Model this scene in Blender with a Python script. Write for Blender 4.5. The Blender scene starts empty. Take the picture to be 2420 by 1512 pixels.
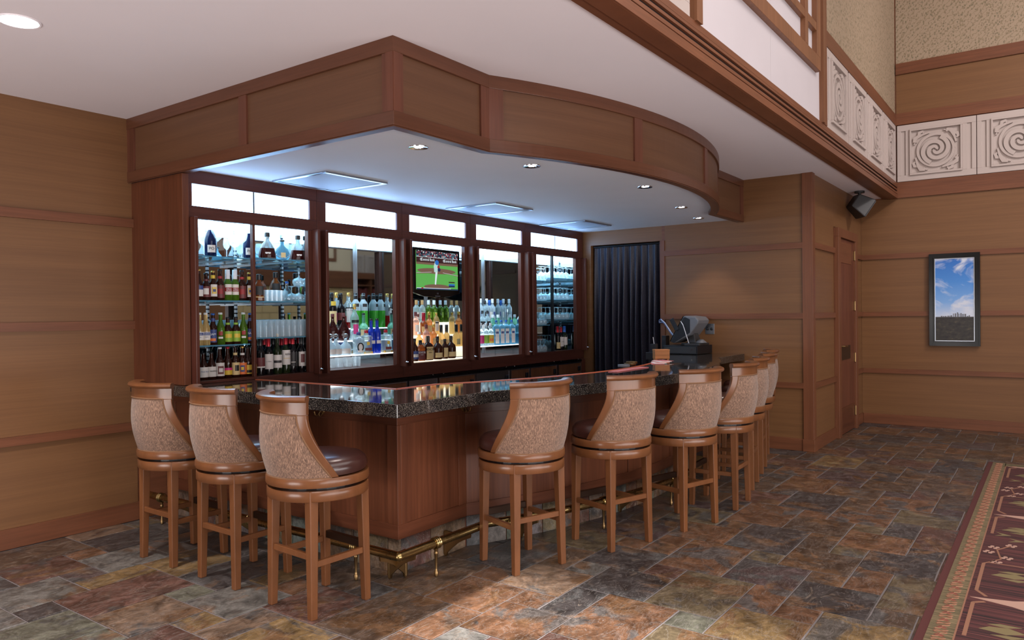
import bpy, bmesh, math, random
from mathutils import Vector, Matrix
random.seed(7)
C = bpy.context.scene.collection
SC = bpy.context.scene
pi = math.pi
sin, cos, sqrt, rad = math.sin, math.cos, math.sqrt, math.radians

# ------------------------------------------------------------------ camera (measured from the photograph's vanishing points)
EYE = 1.538
YAW, PITCH, ROLL, FPX = 0.62542, -0.0076596, -0.0107898, 1774.24
FW = Vector((cos(YAW) * cos(PITCH), sin(YAW) * cos(PITCH), sin(PITCH)))
RT = Vector((sin(YAW), -cos(YAW), 0.0))
UP = RT.cross(FW)
RT, UP = RT * cos(ROLL) + UP * sin(ROLL), UP * cos(ROLL) - RT * sin(ROLL)
cam_d = bpy.data.cameras.new('camera')
cam_d.sensor_fit = 'HORIZONTAL'
cam_d.sensor_width = 36.0
cam_d.lens = FPX / 2420 * 36
cam_d.clip_start = 0.05
cam = bpy.data.objects.new('camera', cam_d)
C.objects.link(cam)
M = Matrix.Identity(4)
for i in range(3):
    M[i][0], M[i][1], M[i][2] = RT[i], UP[i], -FW[i]
M[2][3] = EYE
cam.matrix_world = M
SC.camera = cam
SC.view_settings.view_transform = 'Standard'
SC.view_settings.look = 'None'
SC.view_settings.gamma = 1.0
SC.view_settings.use_curve_mapping = False
SC.view_settings.exposure = 0.0


def survey(px, Y):
    """X of the sight line through photo column px where it meets the plane Y = const (used to survey the shelves)."""
    d = RT * ((px - 1210) / FPX) + FW
    return d.x * Y / d.y


# ------------------------------------------------------------------ world and lamps
W = bpy.data.worlds.new('world')
SC.world = W
W.use_nodes = True
W.node_tree.nodes['Background'].inputs[0].default_value = (0.60, 0.54, 0.56, 1)
W.node_tree.nodes['Background'].inputs[1].default_value = 0.06


def lamp(name, kind, loc, energy, color=(1, 1, 1), look=None, **kw):
    d = bpy.data.lights.new(name, kind)
    d.energy = energy
    d.color = color
    for k, v in kw.items():
        setattr(d, k, v)
    o = bpy.data.objects.new(name, d)
    o.location = loc
    if look is not None:
        o.rotation_euler = (Vector(look) - Vector(loc)).to_track_quat('-Z', 'Y').to_euler()
    C.objects.link(o)
    return o


# assumed daylight fill far behind the camera, added fill lamps and an assumed spot in the high hall, and the lamps of the low ceiling
WARM = (1.0, 0.86, 0.76)
NEUT = (1.0, 0.93, 0.92)
lamp('assumed_daylight_fill', 'AREA', (2.0, -11.1, 3.4), 420, (0.97, 0.96, 1.0), (4.0, 2.0, 1.4), shape='RECTANGLE', size=10, size_y=4.5)  # added area light for assumed daylight; the rear wall has no window
lamp('hall_top_fill', 'AREA', (5.0, -2.6, 6.3), 300, (1.0, 0.95, 0.90), (5.0, -2.5, 0), shape='RECTANGLE', size=8, size_y=5)  # added overhead fill that evens out the hall, no such fitting known
lamp('entrance_top_fill', 'AREA', (-2.5, -1.8, 6.3), 380, (1.0, 0.95, 0.89), (-2.4, -1.4, 0), shape='RECTANGLE', size=4, size_y=4)  # added fill from above, gives the wall rails their shadows
lamp('hall_up_fill', 'AREA', (2.5, -3.0, 0.3), 430, (1.0, 0.95, 0.94), (3.2, 2.6, 3.4), shape='RECTANGLE', size=8, size_y=2.5)  # added upward fill, brightens the low ceiling
lamp('side_up_fill', 'AREA', (-2.6, 3.4, 0.3), 290, (1.0, 0.95, 0.94), (0.6, 3.8, 3.3), shape='RECTANGLE', size=2.5, size_y=3.5)  # added upward fill for the left part of the low ceiling
lamp('rear_top_fill', 'AREA', (-9.0, -7.5, 6.3), 450, (1.0, 0.95, 0.92), (-9.6, -9.0, 0), shape='RECTANGLE', size=6, size_y=4)  # added so that the hall in the mirrors is not dark
lamp('upper_wall_fill', 'SPOT', (6.8, -3.2, 6.3), 700, (1.0, 0.92, 0.90), (11.2, 0.4, 4.6), spot_size=rad(75), spot_blend=0.8, shadow_soft_size=0.25)  # added spot to brighten the upper far wall
lamp('assumed_high_spot', 'SPOT', (2.6, 0.39, 7.3), 5400, (1.0, 0.95, 0.90), (2.6, 1.3, 0), spot_size=rad(70), spot_blend=0.2, shadow_soft_size=0.035)  # assumed lamp out of view, placed to throw the bright patch on the floor
for x, y, e in ((1.638, 4.243, 230), (-0.9, 4.243, 70), (-0.9, 2.6, 40)):  # only the first has a fitting; the other two are added, unseen
    lamp('low_ceiling_downlight', 'SPOT', (x, y, 3.03), e, (1.0, 0.92, 0.86), (x, y, 0), spot_size=rad(104), spot_blend=0.7, shadow_soft_size=0.08)
DOWN = ((3.513, 3.252), (4.463, 3.032), (5.805, 2.794), (7.174, 3.053), (8.124, 3.253))
for x, y in DOWN:
    lamp('soffit_downlight', 'SPOT', (x, y, 2.585), 26, (1.0, 0.88, 0.78), (x, y, 0), spot_size=rad(82), spot_blend=0.55, shadow_soft_size=0.03)


# ------------------------------------------------------------------ materials
def lin(c):
    return tuple((x / 12.92 if x <= 0.04045 else ((x + 0.055) / 1.055) ** 2.4) for x in (v / 255 for v in c)) + (1,)


class N:
    """small node helper"""
    def __init__(s, name, rough=0.5, **kw):
        s.m = bpy.data.materials.new(name)
        s.m.use_nodes = True
        s.t = s.m.node_tree
        s.b = s.t.nodes['Principled BSDF']
        s.b.inputs['Roughness'].default_value = rough
        for k, v in kw.items():
            s.b.inputs[k.replace('_', ' ')].default_value = v

    def n(s, kind, **kw):
        o = s.t.nodes.new('ShaderNode' + kind)
        for k, v in kw.items():
            setattr(o, k, v)
        return o

    def l(s, a, b):
        s.t.links.new(a, b)

    def coords(s, scale=(1, 1, 1), kind='Object', rnd=False, rot=(0, 0, 0)):
        tc = s.n('TexCoord')
        mp = s.n('Mapping')
        mp.inputs['Scale'].default_value = scale
        mp.inputs['Rotation'].default_value = rot
        out = tc.outputs[kind]
        if rnd:
            oi = s.n('ObjectInfo')
            mul = s.n('VectorMath', operation='MULTIPLY_ADD')
            s.l(oi.outputs['Random'], mul.inputs[0])
            mul.inputs[1].default_value = (37.0, 19.0, 11.0)
            s.l(out, mul.inputs[2])
            out = mul.outputs[0]
        s.l(out, mp.inputs[0])
        return mp.outputs[0]

    def noise(s, vec, scale, detail=4, rough=0.55, dist=0.0):
        o = s.n('TexNoise')
        o.inputs['Scale'].default_value = scale
        o.inputs['Detail'].default_value = detail
        o.inputs['Roughness'].default_value = rough
        o.inputs['Distortion'].default_value = dist
        s.l(vec, o.inputs['Vector'])
        return o.outputs['Fac']

    def ramp(s, fac, stops, interp='LINEAR'):
        o = s.n('ValToRGB')
        o.color_ramp.interpolation = interp
        el = o.color_ramp.elements
        while len(el) < len(stops):
            el.new(0.5)
        for e, (p, c) in zip(el, stops):
            e.position = p
            e.color = c if len(c) == 4 else tuple(c) + (1,)
        s.l(fac, o.inputs[0])
        return o.outputs[0]

    def mix(s, fac, a, b, blend='MIX'):
        o = s.n('Mix', data_type='RGBA', blend_type=blend)
        for sock, v in ((o.inputs[0], fac), (o.inputs[6], a), (o.inputs[7], b)):
            if hasattr(v, 'node'):
                s.l(v, sock)
            else:
                sock.default_value = v
        return o.outputs[2]

    def base(s, c):
        s.l(c, s.b.inputs['Base Color']) if hasattr(c, 'node') else setattr(s.b.inputs['Base Color'], 'default_value', c)
        return s

    def bump(s, h, strength=0.3, dist=0.01):
        o = s.n('Bump')
        o.inputs['Strength'].default_value = strength
        o.inputs['Distance'].default_value = dist
        s.l(h, o.inputs['Height'])
        s.l(o.outputs[0], s.b.inputs['Normal'])
        return s

    def emit(s, c, e):
        s.l(c, s.b.inputs['Emission Color']) if hasattr(c, 'node') else setattr(s.b.inputs['Emission Color'], 'default_value', c)
        s.b.inputs['Emission Strength'].default_value = e
        return s


MAT = {}


def wood(name, c, grain, rough=0.35, var=0.22, coat=0.0, rnd=True):
    k = N(name, rough)
    k.b.inputs['Specular IOR Level'].default_value = 0.32
    v = k.coords(grain, rnd=rnd)
    f = k.noise(v, 2.2, 6, 0.6, 0.35)
    f2 = k.noise(v, 0.45, 2, 0.5)
    a = lin(c)
    dark = tuple(x * (1 - var) for x in a[:3]) + (1,)
    light = tuple(min(1, x * (1 + var)) for x in a[:3]) + (1,)
    c1 = k.ramp(f, ((0.3, dark), (0.7, light)))
    lo = 1 - var
    c2 = k.ramp(f2, ((0.3, (lo, lo * 0.98, lo * 0.98, 1)), (0.7, (1.06, 1.06, 1.05, 1))))
    k.base(k.mix(1.0, c1, c2, 'MULTIPLY'))
    k.bump(f, 0.06, 0.004)
    if coat:
        k.b.inputs['Coat Weight'].default_value = coat
        k.b.inputs['Coat Roughness'].default_value = 0.15
    MAT[name] = k.m
    return k.m


HV = (0.9, 0.9, 48)      # fine level grain of the veneer
HX = (1.2, 1.2, 26)      # grain runs level
VZ = (22, 22, 0.9)       # grain runs upright
wood('wall_veneer', (116, 81, 52), HV, 0.42, 0.09)
wood('wall_rail', (112, 69, 47), HX, 0.4, 0.16)
wood('wall_stile', (112, 69, 47), VZ, 0.4, 0.16)
wood('soffit_veneer', (100, 69, 49), HV, 0.42, 0.08)
wood('soffit_rail', (96, 60, 43), HX, 0.30, 0.14)
wood('soffit_stile', (102, 62, 47), VZ, 0.35, 0.14)
wood('bar_wood', (98, 56, 37), VZ, 0.34, 0.22)
wood('bar_rail_wood', (92, 52, 35), HX, 0.32, 0.18)
wood('cabinet_wood', (86, 47, 37), VZ, 0.32, 0.20)
wood('cabinet_rail', (80, 44, 36), HX, 0.32, 0.18)
wood('stool_wood', (112, 70, 42), (7, 7, 2.0), 0.3, 0.14, 0.25)
wood('oak_lattice', (126, 84, 58), VZ, 0.42, 0.18)
wood('door_wood', (104, 60, 44), VZ, 0.4, 0.2)
wood('cooler_wood', (98, 62, 42), VZ, 0.4, 0.25)
wood('box_wood', (188, 122, 72), HX, 0.5, 0.25)
wood('edge_wood', (168, 84, 54), HX, 0.28, 0.14)


def plain(name, c, rough=0.5, metal=0.0, **kw):
    k = N(name, rough, Metallic=metal, **kw)
    k.base(lin(c))
    v = k.coords((1, 1, 1), rnd=True)
    f = k.noise(v, 60, 2)
    k.bump(f, 0.03, 0.002)
    MAT[name] = k.m
    return k.m


def paint(name, c, var=0.05, rough=0.7):
    k = N(name, rough)
    v = k.coords((1, 1, 1))
    f = k.noise(v, 0.8, 3)
    a = lin(c)
    k.base(k.ramp(f, ((0.3, tuple(x * (1 - var) for x in a[:3]) + (1,)), (0.7, tuple(min(1, x * (1 + var)) for x in a[:3]) + (1,)))))
    f2 = k.noise(v, 140, 2)
    k.bump(f2, 0.05, 0.002)
    MAT[name] = k.m
    return k.m


paint('ceiling_paint', (236, 230, 235), 0.02)
paint('soffit_paint', (208, 208, 212))
paint('white_panel', (196, 188, 192))
paint('frieze_paint', (180, 166, 160), 0.05, 0.6)
paint('beige_paint', (206, 186, 160))
paint('hall_paint', (190, 170, 152))
plain('black_plastic', (22, 24, 30), 0.35)
plain('black_gloss', (8, 8, 10), 0.22, 0, Specular_IOR_Level=0.3)
plain('grey_plastic', (104, 106, 112), 0.4)
plain('dark_plastic', (46, 44, 45), 0.45)
plain('steel', (178, 184, 194), 0.28, 1.0)
plain('chrome', (220, 224, 230), 0.12, 1.0)
plain('bronze', (58, 40, 30), 0.35, 0.7)
plain('old_brass', (150, 122, 84), 0.35, 1.0)
plain('leather', (58, 32, 28), 0.28, 0, Coat_Weight=0.3, Coat_Roughness=0.2)
plain('dark_gap', (16, 11, 10), 0.7)
plain('cork', (196, 150, 96), 0.8)
plain('paper_white', (226, 220, 214), 0.6)
plain('paper_cream', (222, 196, 140), 0.6)
plain('paper_black', (20, 18, 20), 0.5)
plain('paper_red', (150, 30, 34), 0.5)
plain('paper_maroon', (104, 44, 44), 0.5)
plain('paper_blue', (52, 70, 128), 0.5)
plain('paper_green', (138, 176, 54), 0.5)
plain('paper_yellow', (222, 186, 62), 0.5)
plain('paper_orange', (226, 120, 60), 0.5)
plain('paper_pink', (206, 50, 120), 0.5)
plain('foil_red', (170, 24, 40), 0.3, 0.4)
plain('foil_gold', (206, 164, 84), 0.3, 0.8)
plain('foil_white', (228, 232, 236), 0.35)
plain('foil_black', (18, 18, 22), 0.3)
plain('foil_blue', (38, 96, 178), 0.3, 0.3)
plain('grout', (120, 113, 113), 0.9)
plain('stone_cream', (198, 168, 122), 0.9)
plain('leaf_green', (34, 60, 36), 0.5)
plain('terracotta', (120, 66, 44), 0.7)
plain('white_cable', (200, 200, 206), 0.5)
plain('blue_cable', (60, 80, 130), 0.5)
plain('menu_pink', (190, 110, 110), 0.5)

# brass of the foot rail: worn
k = N('brass', 0.2, Metallic=1.0)
v = k.coords((1, 1, 1))
f = k.noise(v, 16, 5)
k.base(k.ramp(f, ((0.3, lin((122, 100, 62))), (0.7, lin((182, 158, 108))))))
rr = k.ramp(f, ((0.3, (0.34,) * 3), (0.7, (0.16,) * 3)))
k.l(rr, k.b.inputs['Roughness'])
MAT['brass'] = k.m

# granite: near-black with brown-grey flecks
k = N('granite', 0.06)
v = k.coords((1, 1, 1))
f1 = k.noise(v, 190, 3, 0.7)
f2 = k.noise(v, 70, 3, 0.6)
vo = k.n('TexVoronoi')
vo.inputs['Scale'].default_value = 150
k.l(v, vo.inputs['Vector'])
c1 = k.ramp(f1, ((0.42, lin((20, 20, 24))), (0.56, lin((66, 60, 56))), (0.70, lin((150, 140, 128)))))
c2 = k.ramp(vo.outputs['Color'], ((0.2, (0.35,) * 3), (0.8, (1.25,) * 3)))
k.base(k.mix(1.0, c1, c2, 'MULTIPLY'))
k.b.inputs['Coat Weight'].default_value = 0.5
k.b.inputs['Coat Roughness'].default_value = 0.03
MAT['granite'] = k.m

# slate: each piece carries its own colour (object colour), with rust and grey clouds, clefts and bump
k = N('slate', 0.5)
oi = k.n('ObjectInfo')
v = k.coords((1, 1, 1), rnd=True)
f1 = k.noise(v, 2.6, 7, 0.62, 1.6)
f2 = k.noise(v, 8.0, 8, 0.7, 0.9)
f3 = k.noise(k.coords((1, 2.4, 1), rnd=True), 4.0, 8, 0.68, 1.8)
f4 = k.noise(v, 60.0, 3, 0.6)
alt = k.mix(k.ramp(k.noise(v, 1.4, 3, 0.5, 0.5), ((0.46, (0, 0, 0)), (0.54, (1, 1, 1)))), lin((104, 76, 52)), lin((74, 74, 74)))
c0 = k.mix(k.ramp(f1, ((0.50, (0, 0, 0)), (0.56, (0.85,) * 3))), oi.outputs['Color'], alt)
c0 = k.mix(k.ramp(f3, ((0.60, (0, 0, 0)), (0.66, (0.55,) * 3))), c0, lin((128, 116, 104)))
sh = k.ramp(f2, ((0.32, (0.36,) * 3), (0.50, (0.92,) * 3), (0.68, (1.65,) * 3)))
c1 = k.mix(1.0, c0, sh, 'MULTIPLY')
c1 = k.mix(1.0, c1, k.ramp(f4, ((0.3, (0.78,) * 3), (0.7, (1.2,) * 3))), 'MULTIPLY')
vein = k.ramp(f3, ((0.492, (0, 0, 0)), (0.5, (0.75,) * 3), (0.508, (0, 0, 0))))
k.base(k.mix(vein, c1, lin((150, 144, 140))))
rr = k.ramp(f2, ((0.3, (0.26,) * 3), (0.7, (0.52,) * 3)))
k.l(rr, k.b.inputs['Roughness'])
k.bump(k.mix(0.45, f3, f2), 0.45, 0.014)
MAT['slate'] = k.m

# chenille of the stool backs: upright flecks
k = N('chenille', 0.85)
v = k.coords((230, 230, 40), rnd=True)
f = k.noise(v, 1.3, 3, 0.7)
f2 = k.noise(k.coords((60, 60, 18), rnd=True), 1.0, 3, 0.6)
c1 = k.ramp(f, ((0.32, lin((76, 56, 46))), (0.52, lin((128, 98, 80))), (0.70, lin((184, 148, 124)))))
k.base(k.mix(1.0, c1, k.ramp(f2, ((0.3, (0.8,) * 3), (0.7, (1.12,) * 3))), 'MULTIPLY'))
k.b.inputs['Sheen Weight'].default_value = 0.25
k.bump(f, 0.5, 0.004)
MAT['chenille'] = k.m
plain('piping_cord', (118, 84, 58), 0.85)

# velvet curtain
k = N('curtain_cloth', 0.55)
v = k.coords((90, 90, 30))
f = k.noise(v, 2.0, 3)
k.base(k.ramp(f, ((0.35, lin((22, 21, 28))), (0.7, lin((54, 51, 66))))))
k.b.inputs['Sheen Weight'].default_value = 0.2
k.b.inputs['Sheen Tint'].default_value = lin((150, 150, 190))
k.bump(f, 0.2, 0.003)
MAT['curtain_cloth'] = k.m

# wallpaper: small leaves on tan
k = N('wallpaper', 0.7)
v = k.coords((1, 1, 1))
w1 = k.n('TexWave', wave_type='BANDS', bands_direction='DIAGONAL')
w1.inputs['Scale'].default_value = 9.0
w1.inputs['Distortion'].default_value = 6.0
w1.inputs['Detail'].default_value = 2.0
w1.inputs['Detail Scale'].default_value = 3.0
k.l(v, w1.inputs['Vector'])
vo = k.n('TexVoronoi', feature='F1')
vo.inputs['Scale'].default_value = 26
k.l(k.coords((1, 1.5, 1.0), rot=(0.7, 0, 0)), vo.inputs['Vector'])
lf = k.ramp(vo.outputs['Distance'], ((0.30, (1, 1, 1)), (0.36, (0, 0, 0))))
lf2 = k.ramp(w1.outputs['Fac'], ((0.86, (0, 0, 0)), (0.92, (1, 1, 1))))
tint = k.mix(k.ramp(vo.outputs['Color'], ((0.45, (0, 0, 0)), (0.5, (1, 1, 1)))), lin((96, 90, 68)), lin((120, 104, 82)))
c1 = k.mix(k.mix(0.7, (0, 0, 0, 1), lf), lin((158, 138, 116)), tint)
k.base(k.mix(k.mix(0.6, (0, 0, 0, 1), lf2), c1, lin((120, 106, 78))))
MAT['wallpaper'] = k.m


def glass(name, tint, gloss=0.14, rough=0.02, haze=0.0):
    """thin clear glass: tinted pass-through with a fresnel reflection"""
    m = bpy.data.materials.new(name)
    m.use_nodes = True
    t = m.node_tree
    t.nodes.clear()
    out = t.nodes.new('ShaderNodeOutputMaterial')
    tr = t.nodes.new('ShaderNodeBsdfTransparent')
    tr.inputs[0].default_value = tint
    gl = t.nodes.new('ShaderNodeBsdfGlossy')
    gl.inputs['Roughness'].default_value = rough
    lw = t.nodes.new('ShaderNodeLayerWeight')
    lw.inputs['Blend'].default_value = 0.35
    mr = t.nodes.new('ShaderNodeMapRange')
    mr.inputs['To Min'].default_value = gloss * 0.4
    mr.inputs['To Max'].default_value = min(1, gloss * 3.2)
    mx = t.nodes.new('ShaderNodeMixShader')
    t.links.new(lw.outputs['Facing'], mr.inputs['Value'])
    t.links.new(mr.outputs[0], mx.inputs[0])
    t.links.new(tr.outputs[0], mx.inputs[1])
    t.links.new(gl.outputs[0], mx.inputs[2])
    if haze:             # pale bluish scatter mixed in to make the glasses look lit
        d1_ = t.nodes.new('ShaderNodeBsdfTranslucent')
        d2_ = t.nodes.new('ShaderNodeBsdfDiffuse')
        for q in (d1_, d2_):
            q.inputs[0].default_value = (0.85, 0.95, 1.0, 1)
        df = t.nodes.new('ShaderNodeAddShader')
        t.links.new(d1_.outputs[0], df.inputs[0])
        t.links.new(d2_.outputs[0], df.inputs[1])
        m2 = t.nodes.new('ShaderNodeMixShader')
        m2.inputs[0].default_value = haze
        t.links.new(mx.outputs[0], m2.inputs[1])
        t.links.new(df.outputs[0], m2.inputs[2])
        mx = m2
    t.links.new(mx.outputs[0], out.inputs[0])
    MAT[name] = m
    return m


glass('clear_glass', (0.90, 0.95, 0.97, 1), 0.16)
glass('stem_glass', (0.93, 0.97, 0.99, 1), 0.09, 0.05, 0.09)
glass('shelf_glass', (0.72, 0.88, 0.90, 1), 0.12)
glass('pane_glass', (0.96, 0.98, 0.98, 1), 0.05)


def liquid(name, c, trans=0.55, rough=0.07):
    """bottle glass filled with a coloured drink"""
    k = N(name, rough)
    k.base(lin(c))
    k.b.inputs['Transmission Weight'].default_value = trans
    k.b.inputs['IOR'].default_value = 1.2
    k.b.inputs['Specular IOR Level'].default_value = 0.6
    k.b.inputs['Coat Weight'].default_value = 0.4
    k.b.inputs['Coat Roughness'].default_value = 0.03
    MAT[name] = k.m


liquid('amber_glass', (132, 70, 32), 0.5)
liquid('brown_glass', (52, 22, 12), 0.3)
liquid('black_glass', (14, 14, 18), 0.0)
liquid('olive_glass', (34, 48, 24), 0.3)
liquid('green_glass', (92, 132, 34), 0.55)
liquid('liqueur_green', (80, 196, 60), 0.5)
liquid('frost_glass', (206, 224, 232), 0.5, 0.25)
liquid('cobalt_glass', (28, 62, 190), 0.45)
liquid('navy_glass', (20, 34, 74), 0.25)
liquid('sky_glass', (120, 186, 214), 0.6)
liquid('red_drink', (170, 28, 30), 0.45)
liquid('whisky', (186, 122, 70), 0.6)
liquid('honey', (226, 192, 128), 0.6)
liquid('rose_drink', (226, 178, 160), 0.55)
liquid('water_drink', (214, 232, 238), 0.75)
liquid('mint_glass', (120, 190, 160), 0.55)
liquid('cognac', (60, 20, 18), 0.3)


def light_mat(name, c, e):
    k = N(name, 0.4)
    k.base((0.8, 0.8, 0.8, 1))
    k.emit(c, e)
    MAT[name] = k.m
    return k


COOL = (0.74, 0.90, 1.0, 1)
light_mat('transom_glow', (0.30, 0.57, 1.0, 1), 12.0)
light_mat('cabinet_glow', (0.55, 0.80, 1.0, 1), 8.5)
light_mat('step_glow', (0.95, 0.97, 1.0, 1), 1.6)
light_mat('step_glow_warm', (1.0, 0.84, 0.60, 1), 1.5)
light_mat('lamp_glow', (0.92, 0.96, 1.0, 1), 9.0)
light_mat('grille_glow', (0.42, 0.62, 0.95, 1), 0.28)

k = N('slotted_steel', 0.35, Metallic=0.9)
wv = k.n('TexWave', wave_type='BANDS', bands_direction='Z')
wv.inputs['Scale'].default_value = 9.0
k.l(k.coords((1, 1, 1)), wv.inputs['Vector'])
k.base(k.ramp(wv.outputs['Fac'], ((0.28, lin((40, 44, 52))), (0.36, lin((178, 188, 200))))))
MAT['slotted_steel'] = k.m
k = N('mirror', 0.02, Metallic=1.0)
k.base((0.56, 0.63, 0.66, 1))
MAT['mirror'] = k.m


# ------------------------------------------------------------------ geometry helpers
class MB:
    """collects vertices and faces, then links them as ONE mesh object"""
    def __init__(s):
        s.v, s.f = [], []

    def add(s, vs, fs):
        o = len(s.v)
        s.v += [tuple(p) for p in vs]
        s.f += [tuple(i + o for i in f) for f in fs]
        return s

    def box(s, x0, y0, z0, x1, y1, z1):
        x0, x1 = min(x0, x1), max(x0, x1)
        y0, y1 = min(y0, y1), max(y0, y1)
        z0, z1 = min(z0, z1), max(z0, z1)
        return s.add([(x0, y0, z0), (x1, y0, z0), (x1, y1, z0), (x0, y1, z0), (x0, y0, z1), (x1, y0, z1), (x1, y1, z1), (x0, y1, z1)],
                     [(3, 2, 1, 0), (4, 5, 6, 7), (0, 1, 5, 4), (1, 2, 6, 5), (2, 3, 7, 6), (3, 0, 4, 7)])

    def hexa(s, p):
        """8 corners: bottom ring counter-clockwise, then top ring"""
        return s.add(p, [(3, 2, 1, 0), (4, 5, 6, 7), (0, 1, 5, 4), (1, 2, 6, 5), (2, 3, 7, 6), (3, 0, 4, 7)])

    def prism(s, poly, z0, z1):
        n = len(poly)
        area = sum(poly[i][0] * poly[(i + 1) % n][1] - poly[(i + 1) % n][0] * poly[i][1] for i in range(n))
        if area < 0:
            poly = poly[::-1]
        vs = [(x, y, z0) for x, y in poly] + [(x, y, z1) for x, y in poly]
        fs = [tuple(range(n - 1, -1, -1)), tuple(range(n, 2 * n))]
        fs += [(i, (i + 1) % n, n + (i + 1) % n, n + i) for i in range(n)]
        return s.add(vs, fs)

    def band(s, inner, outer, z0, z1, closed=False):
        """solid between two equal-length plan paths, from z0 to z1"""
        n = len(inner)
        vs = [(x, y, z0) for x, y in outer] + [(x, y, z0) for x, y in inner] + [(x, y, z1) for x, y in outer] + [(x, y, z1) for x, y in inner]
        fs = []
        for i in range(n if closed else n - 1):
            j = (i + 1) % n
            fs += [(i, j, 2 * n + j, 2 * n + i), (n + j, n + i, 3 * n + i, 3 * n + j), (2 * n + i, 2 * n + j, 3 * n + j, 3 * n + i), (n + i, n + j, j, i)]
        if not closed:
            fs += [(n, 0, 2 * n, 3 * n), (n - 1, 2 * n - 1, 4 * n - 1, 3 * n - 1)]
        return s.add(vs, fs)

    def lathe(s, prof, seg=16, c=(0, 0), sq=None, cap=True, aspect=1.0, a0=0.0):
        """revolve (r, z) pairs; sq: superellipse power for square bottles; aspect squeezes Y"""
        vs, fs = [], []
        for r, z in prof:
            for i in range(seg):
                a = 2 * pi * i / seg + a0
                x, y = cos(a), sin(a)
                if sq:
                    q = (abs(x) ** sq + abs(y) ** sq) ** (-1 / sq)
                    x, y = x * q, y * q
                vs.append((c[0] + r * x, c[1] + r * y * aspect, z))
        m = len(prof)
        for j in range(m - 1):
            for i in range(seg):
                k = (i + 1) % seg
                fs.append((j * seg + i, j * seg + k, (j + 1) * seg + k, (j + 1) * seg + i))
        if cap:
            fs.append(tuple(range(seg - 1, -1, -1)))
            fs.append(tuple((m - 1) * seg + i for i in range(seg)))
        return s.add(vs, fs)

    def tube(s, path, r, seg=8, closed=False, cap=True):
        P = [Vector(p) for p in path]
        n = len(P)
        vs, fs = [], []
        prev = None
        for i in range(n):
            a = P[(i - 1) % n] if (closed or i > 0) else P[i]
            b = P[(i + 1) % n] if (closed or i < n - 1) else P[i]
            t = (b - a).normalized()
            u = prev - t * prev.dot(t) if prev else t.cross(Vector((0, 0, 1)) if abs(t.z) < 0.9 else Vector((1, 0, 0)))
            u.normalize()
            prev = u
            w = t.cross(u)
            rr = r[i] if isinstance(r, (list, tuple)) else r
            for k in range(seg):
                q = 2 * pi * k / seg
                vs.append(P[i] + (u * cos(q) + w * sin(q)) * rr)
        for i in range(n if closed else n - 1):
            j = (i + 1) % n
            for k in range(seg):
                m = (k + 1) % seg
                fs.append((i * seg + k, i * seg + m, j * seg + m, j * seg + k))
        if cap and not closed:
            fs.append(tuple(range(seg - 1, -1, -1)))
            fs.append(tuple((n - 1) * seg + k for k in range(seg)))
        return s.add(vs, fs)

    def shell(s, outer, inner):
        """closed solid between two equal grids (lists of rows of points)"""
        R, Q = len(outer), len(outer[0])
        vs = [p for row in outer for p in row] + [p for row in inner for p in row]
        o = R * Q
        fs = []
        for i in range(R - 1):
            for j in range(Q - 1):
                a, b, c, d = i * Q + j, i * Q + j + 1, (i + 1) * Q + j + 1, (i + 1) * Q + j
                fs += [(a, b, c, d), (o + d, o + c, o + b, o + a)]
        for i in range(R - 1):
            a, d = i * Q, (i + 1) * Q
            fs.append((a, d, o + d, o + a))
            a, d = i * Q + Q - 1, (i + 1) * Q + Q - 1
            fs.append((d, a, o + a, o + d))
        for j in range(Q - 1):
            fs.append((j + 1, j, o + j, o + j + 1))
            a = (R - 1) * Q + j
            fs.append((a, a + 1, o + a + 1, o + a))
        return s.add(vs, fs)

    def build(s, name, mat, parent=None, smooth=False, bevel=0, loc=None, rot=None):
        me = bpy.data.meshes.new(name)
        me.from_pydata(s.v, [], s.f)
        me.validate()
        me.update()
        if smooth:
            me.polygons.foreach_set('use_smooth', [True] * len(me.polygons))
            me.set_sharp_from_angle(angle=rad(42))
        me.materials.append(MAT[mat] if isinstance(mat, str) else mat)
        o = bpy.data.objects.new(name, me)
        C.objects.link(o)
        if parent is not None:
            o.parent = parent
        if bevel:
            b = o.modifiers.new('edge', 'BEVEL')
            b.width = bevel
            b.segments = 2
            b.limit_method = 'ANGLE'
            b.angle_limit = rad(40)
        if loc is not None:
            o.location = loc
        if rot is not None:
            o.rotation_euler = rot
        return o


def box(name, mat, parent, x0, y0, z0, x1, y1, z1, bevel=0):
    return MB().box(x0, y0, z0, x1, y1, z1).build(name, mat, parent, bevel=bevel)


def tag(o, label, cat, group=None):
    o['label'] = label
    o['category'] = cat
    if group:
        o['group'] = group
    return o


def thing(name, label, cat, loc=(0, 0, 0), rz=0, group=None):
    o = bpy.data.objects.new(name, None)
    o.empty_display_size = 0.05
    C.objects.link(o)
    o.location = loc
    o.rotation_euler = (0, 0, rz)
    return tag(o, label, cat, group)


def struct(o, label=None):
    o['kind'] = 'structure'
    if label:
        o['label'] = label
    return o


def setting(name, label):
    o = bpy.data.objects.new(name, None)
    C.objects.link(o)
    return struct(o, label)


KIDS = {}


def copy_tree(o, loc=None, rz=None, label=None, group=None):
    """a thing with copies of its parts and their sub-parts (mesh data shared)"""
    def rec(src, par):
        c = src.copy()
        C.objects.link(c)
        if par is not None:
            c.parent = par
        for ch in KIDS.get(src.name) or list(src.children):
            rec(ch, c)
        return c
    r = rec(o, None)
    if loc is not None:
        r.location = loc
    if rz is not None:
        r.rotation_euler = (0, 0, rz)
    if label:
        r['label'] = label
    if group:
        r['group'] = group
    return r


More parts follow.
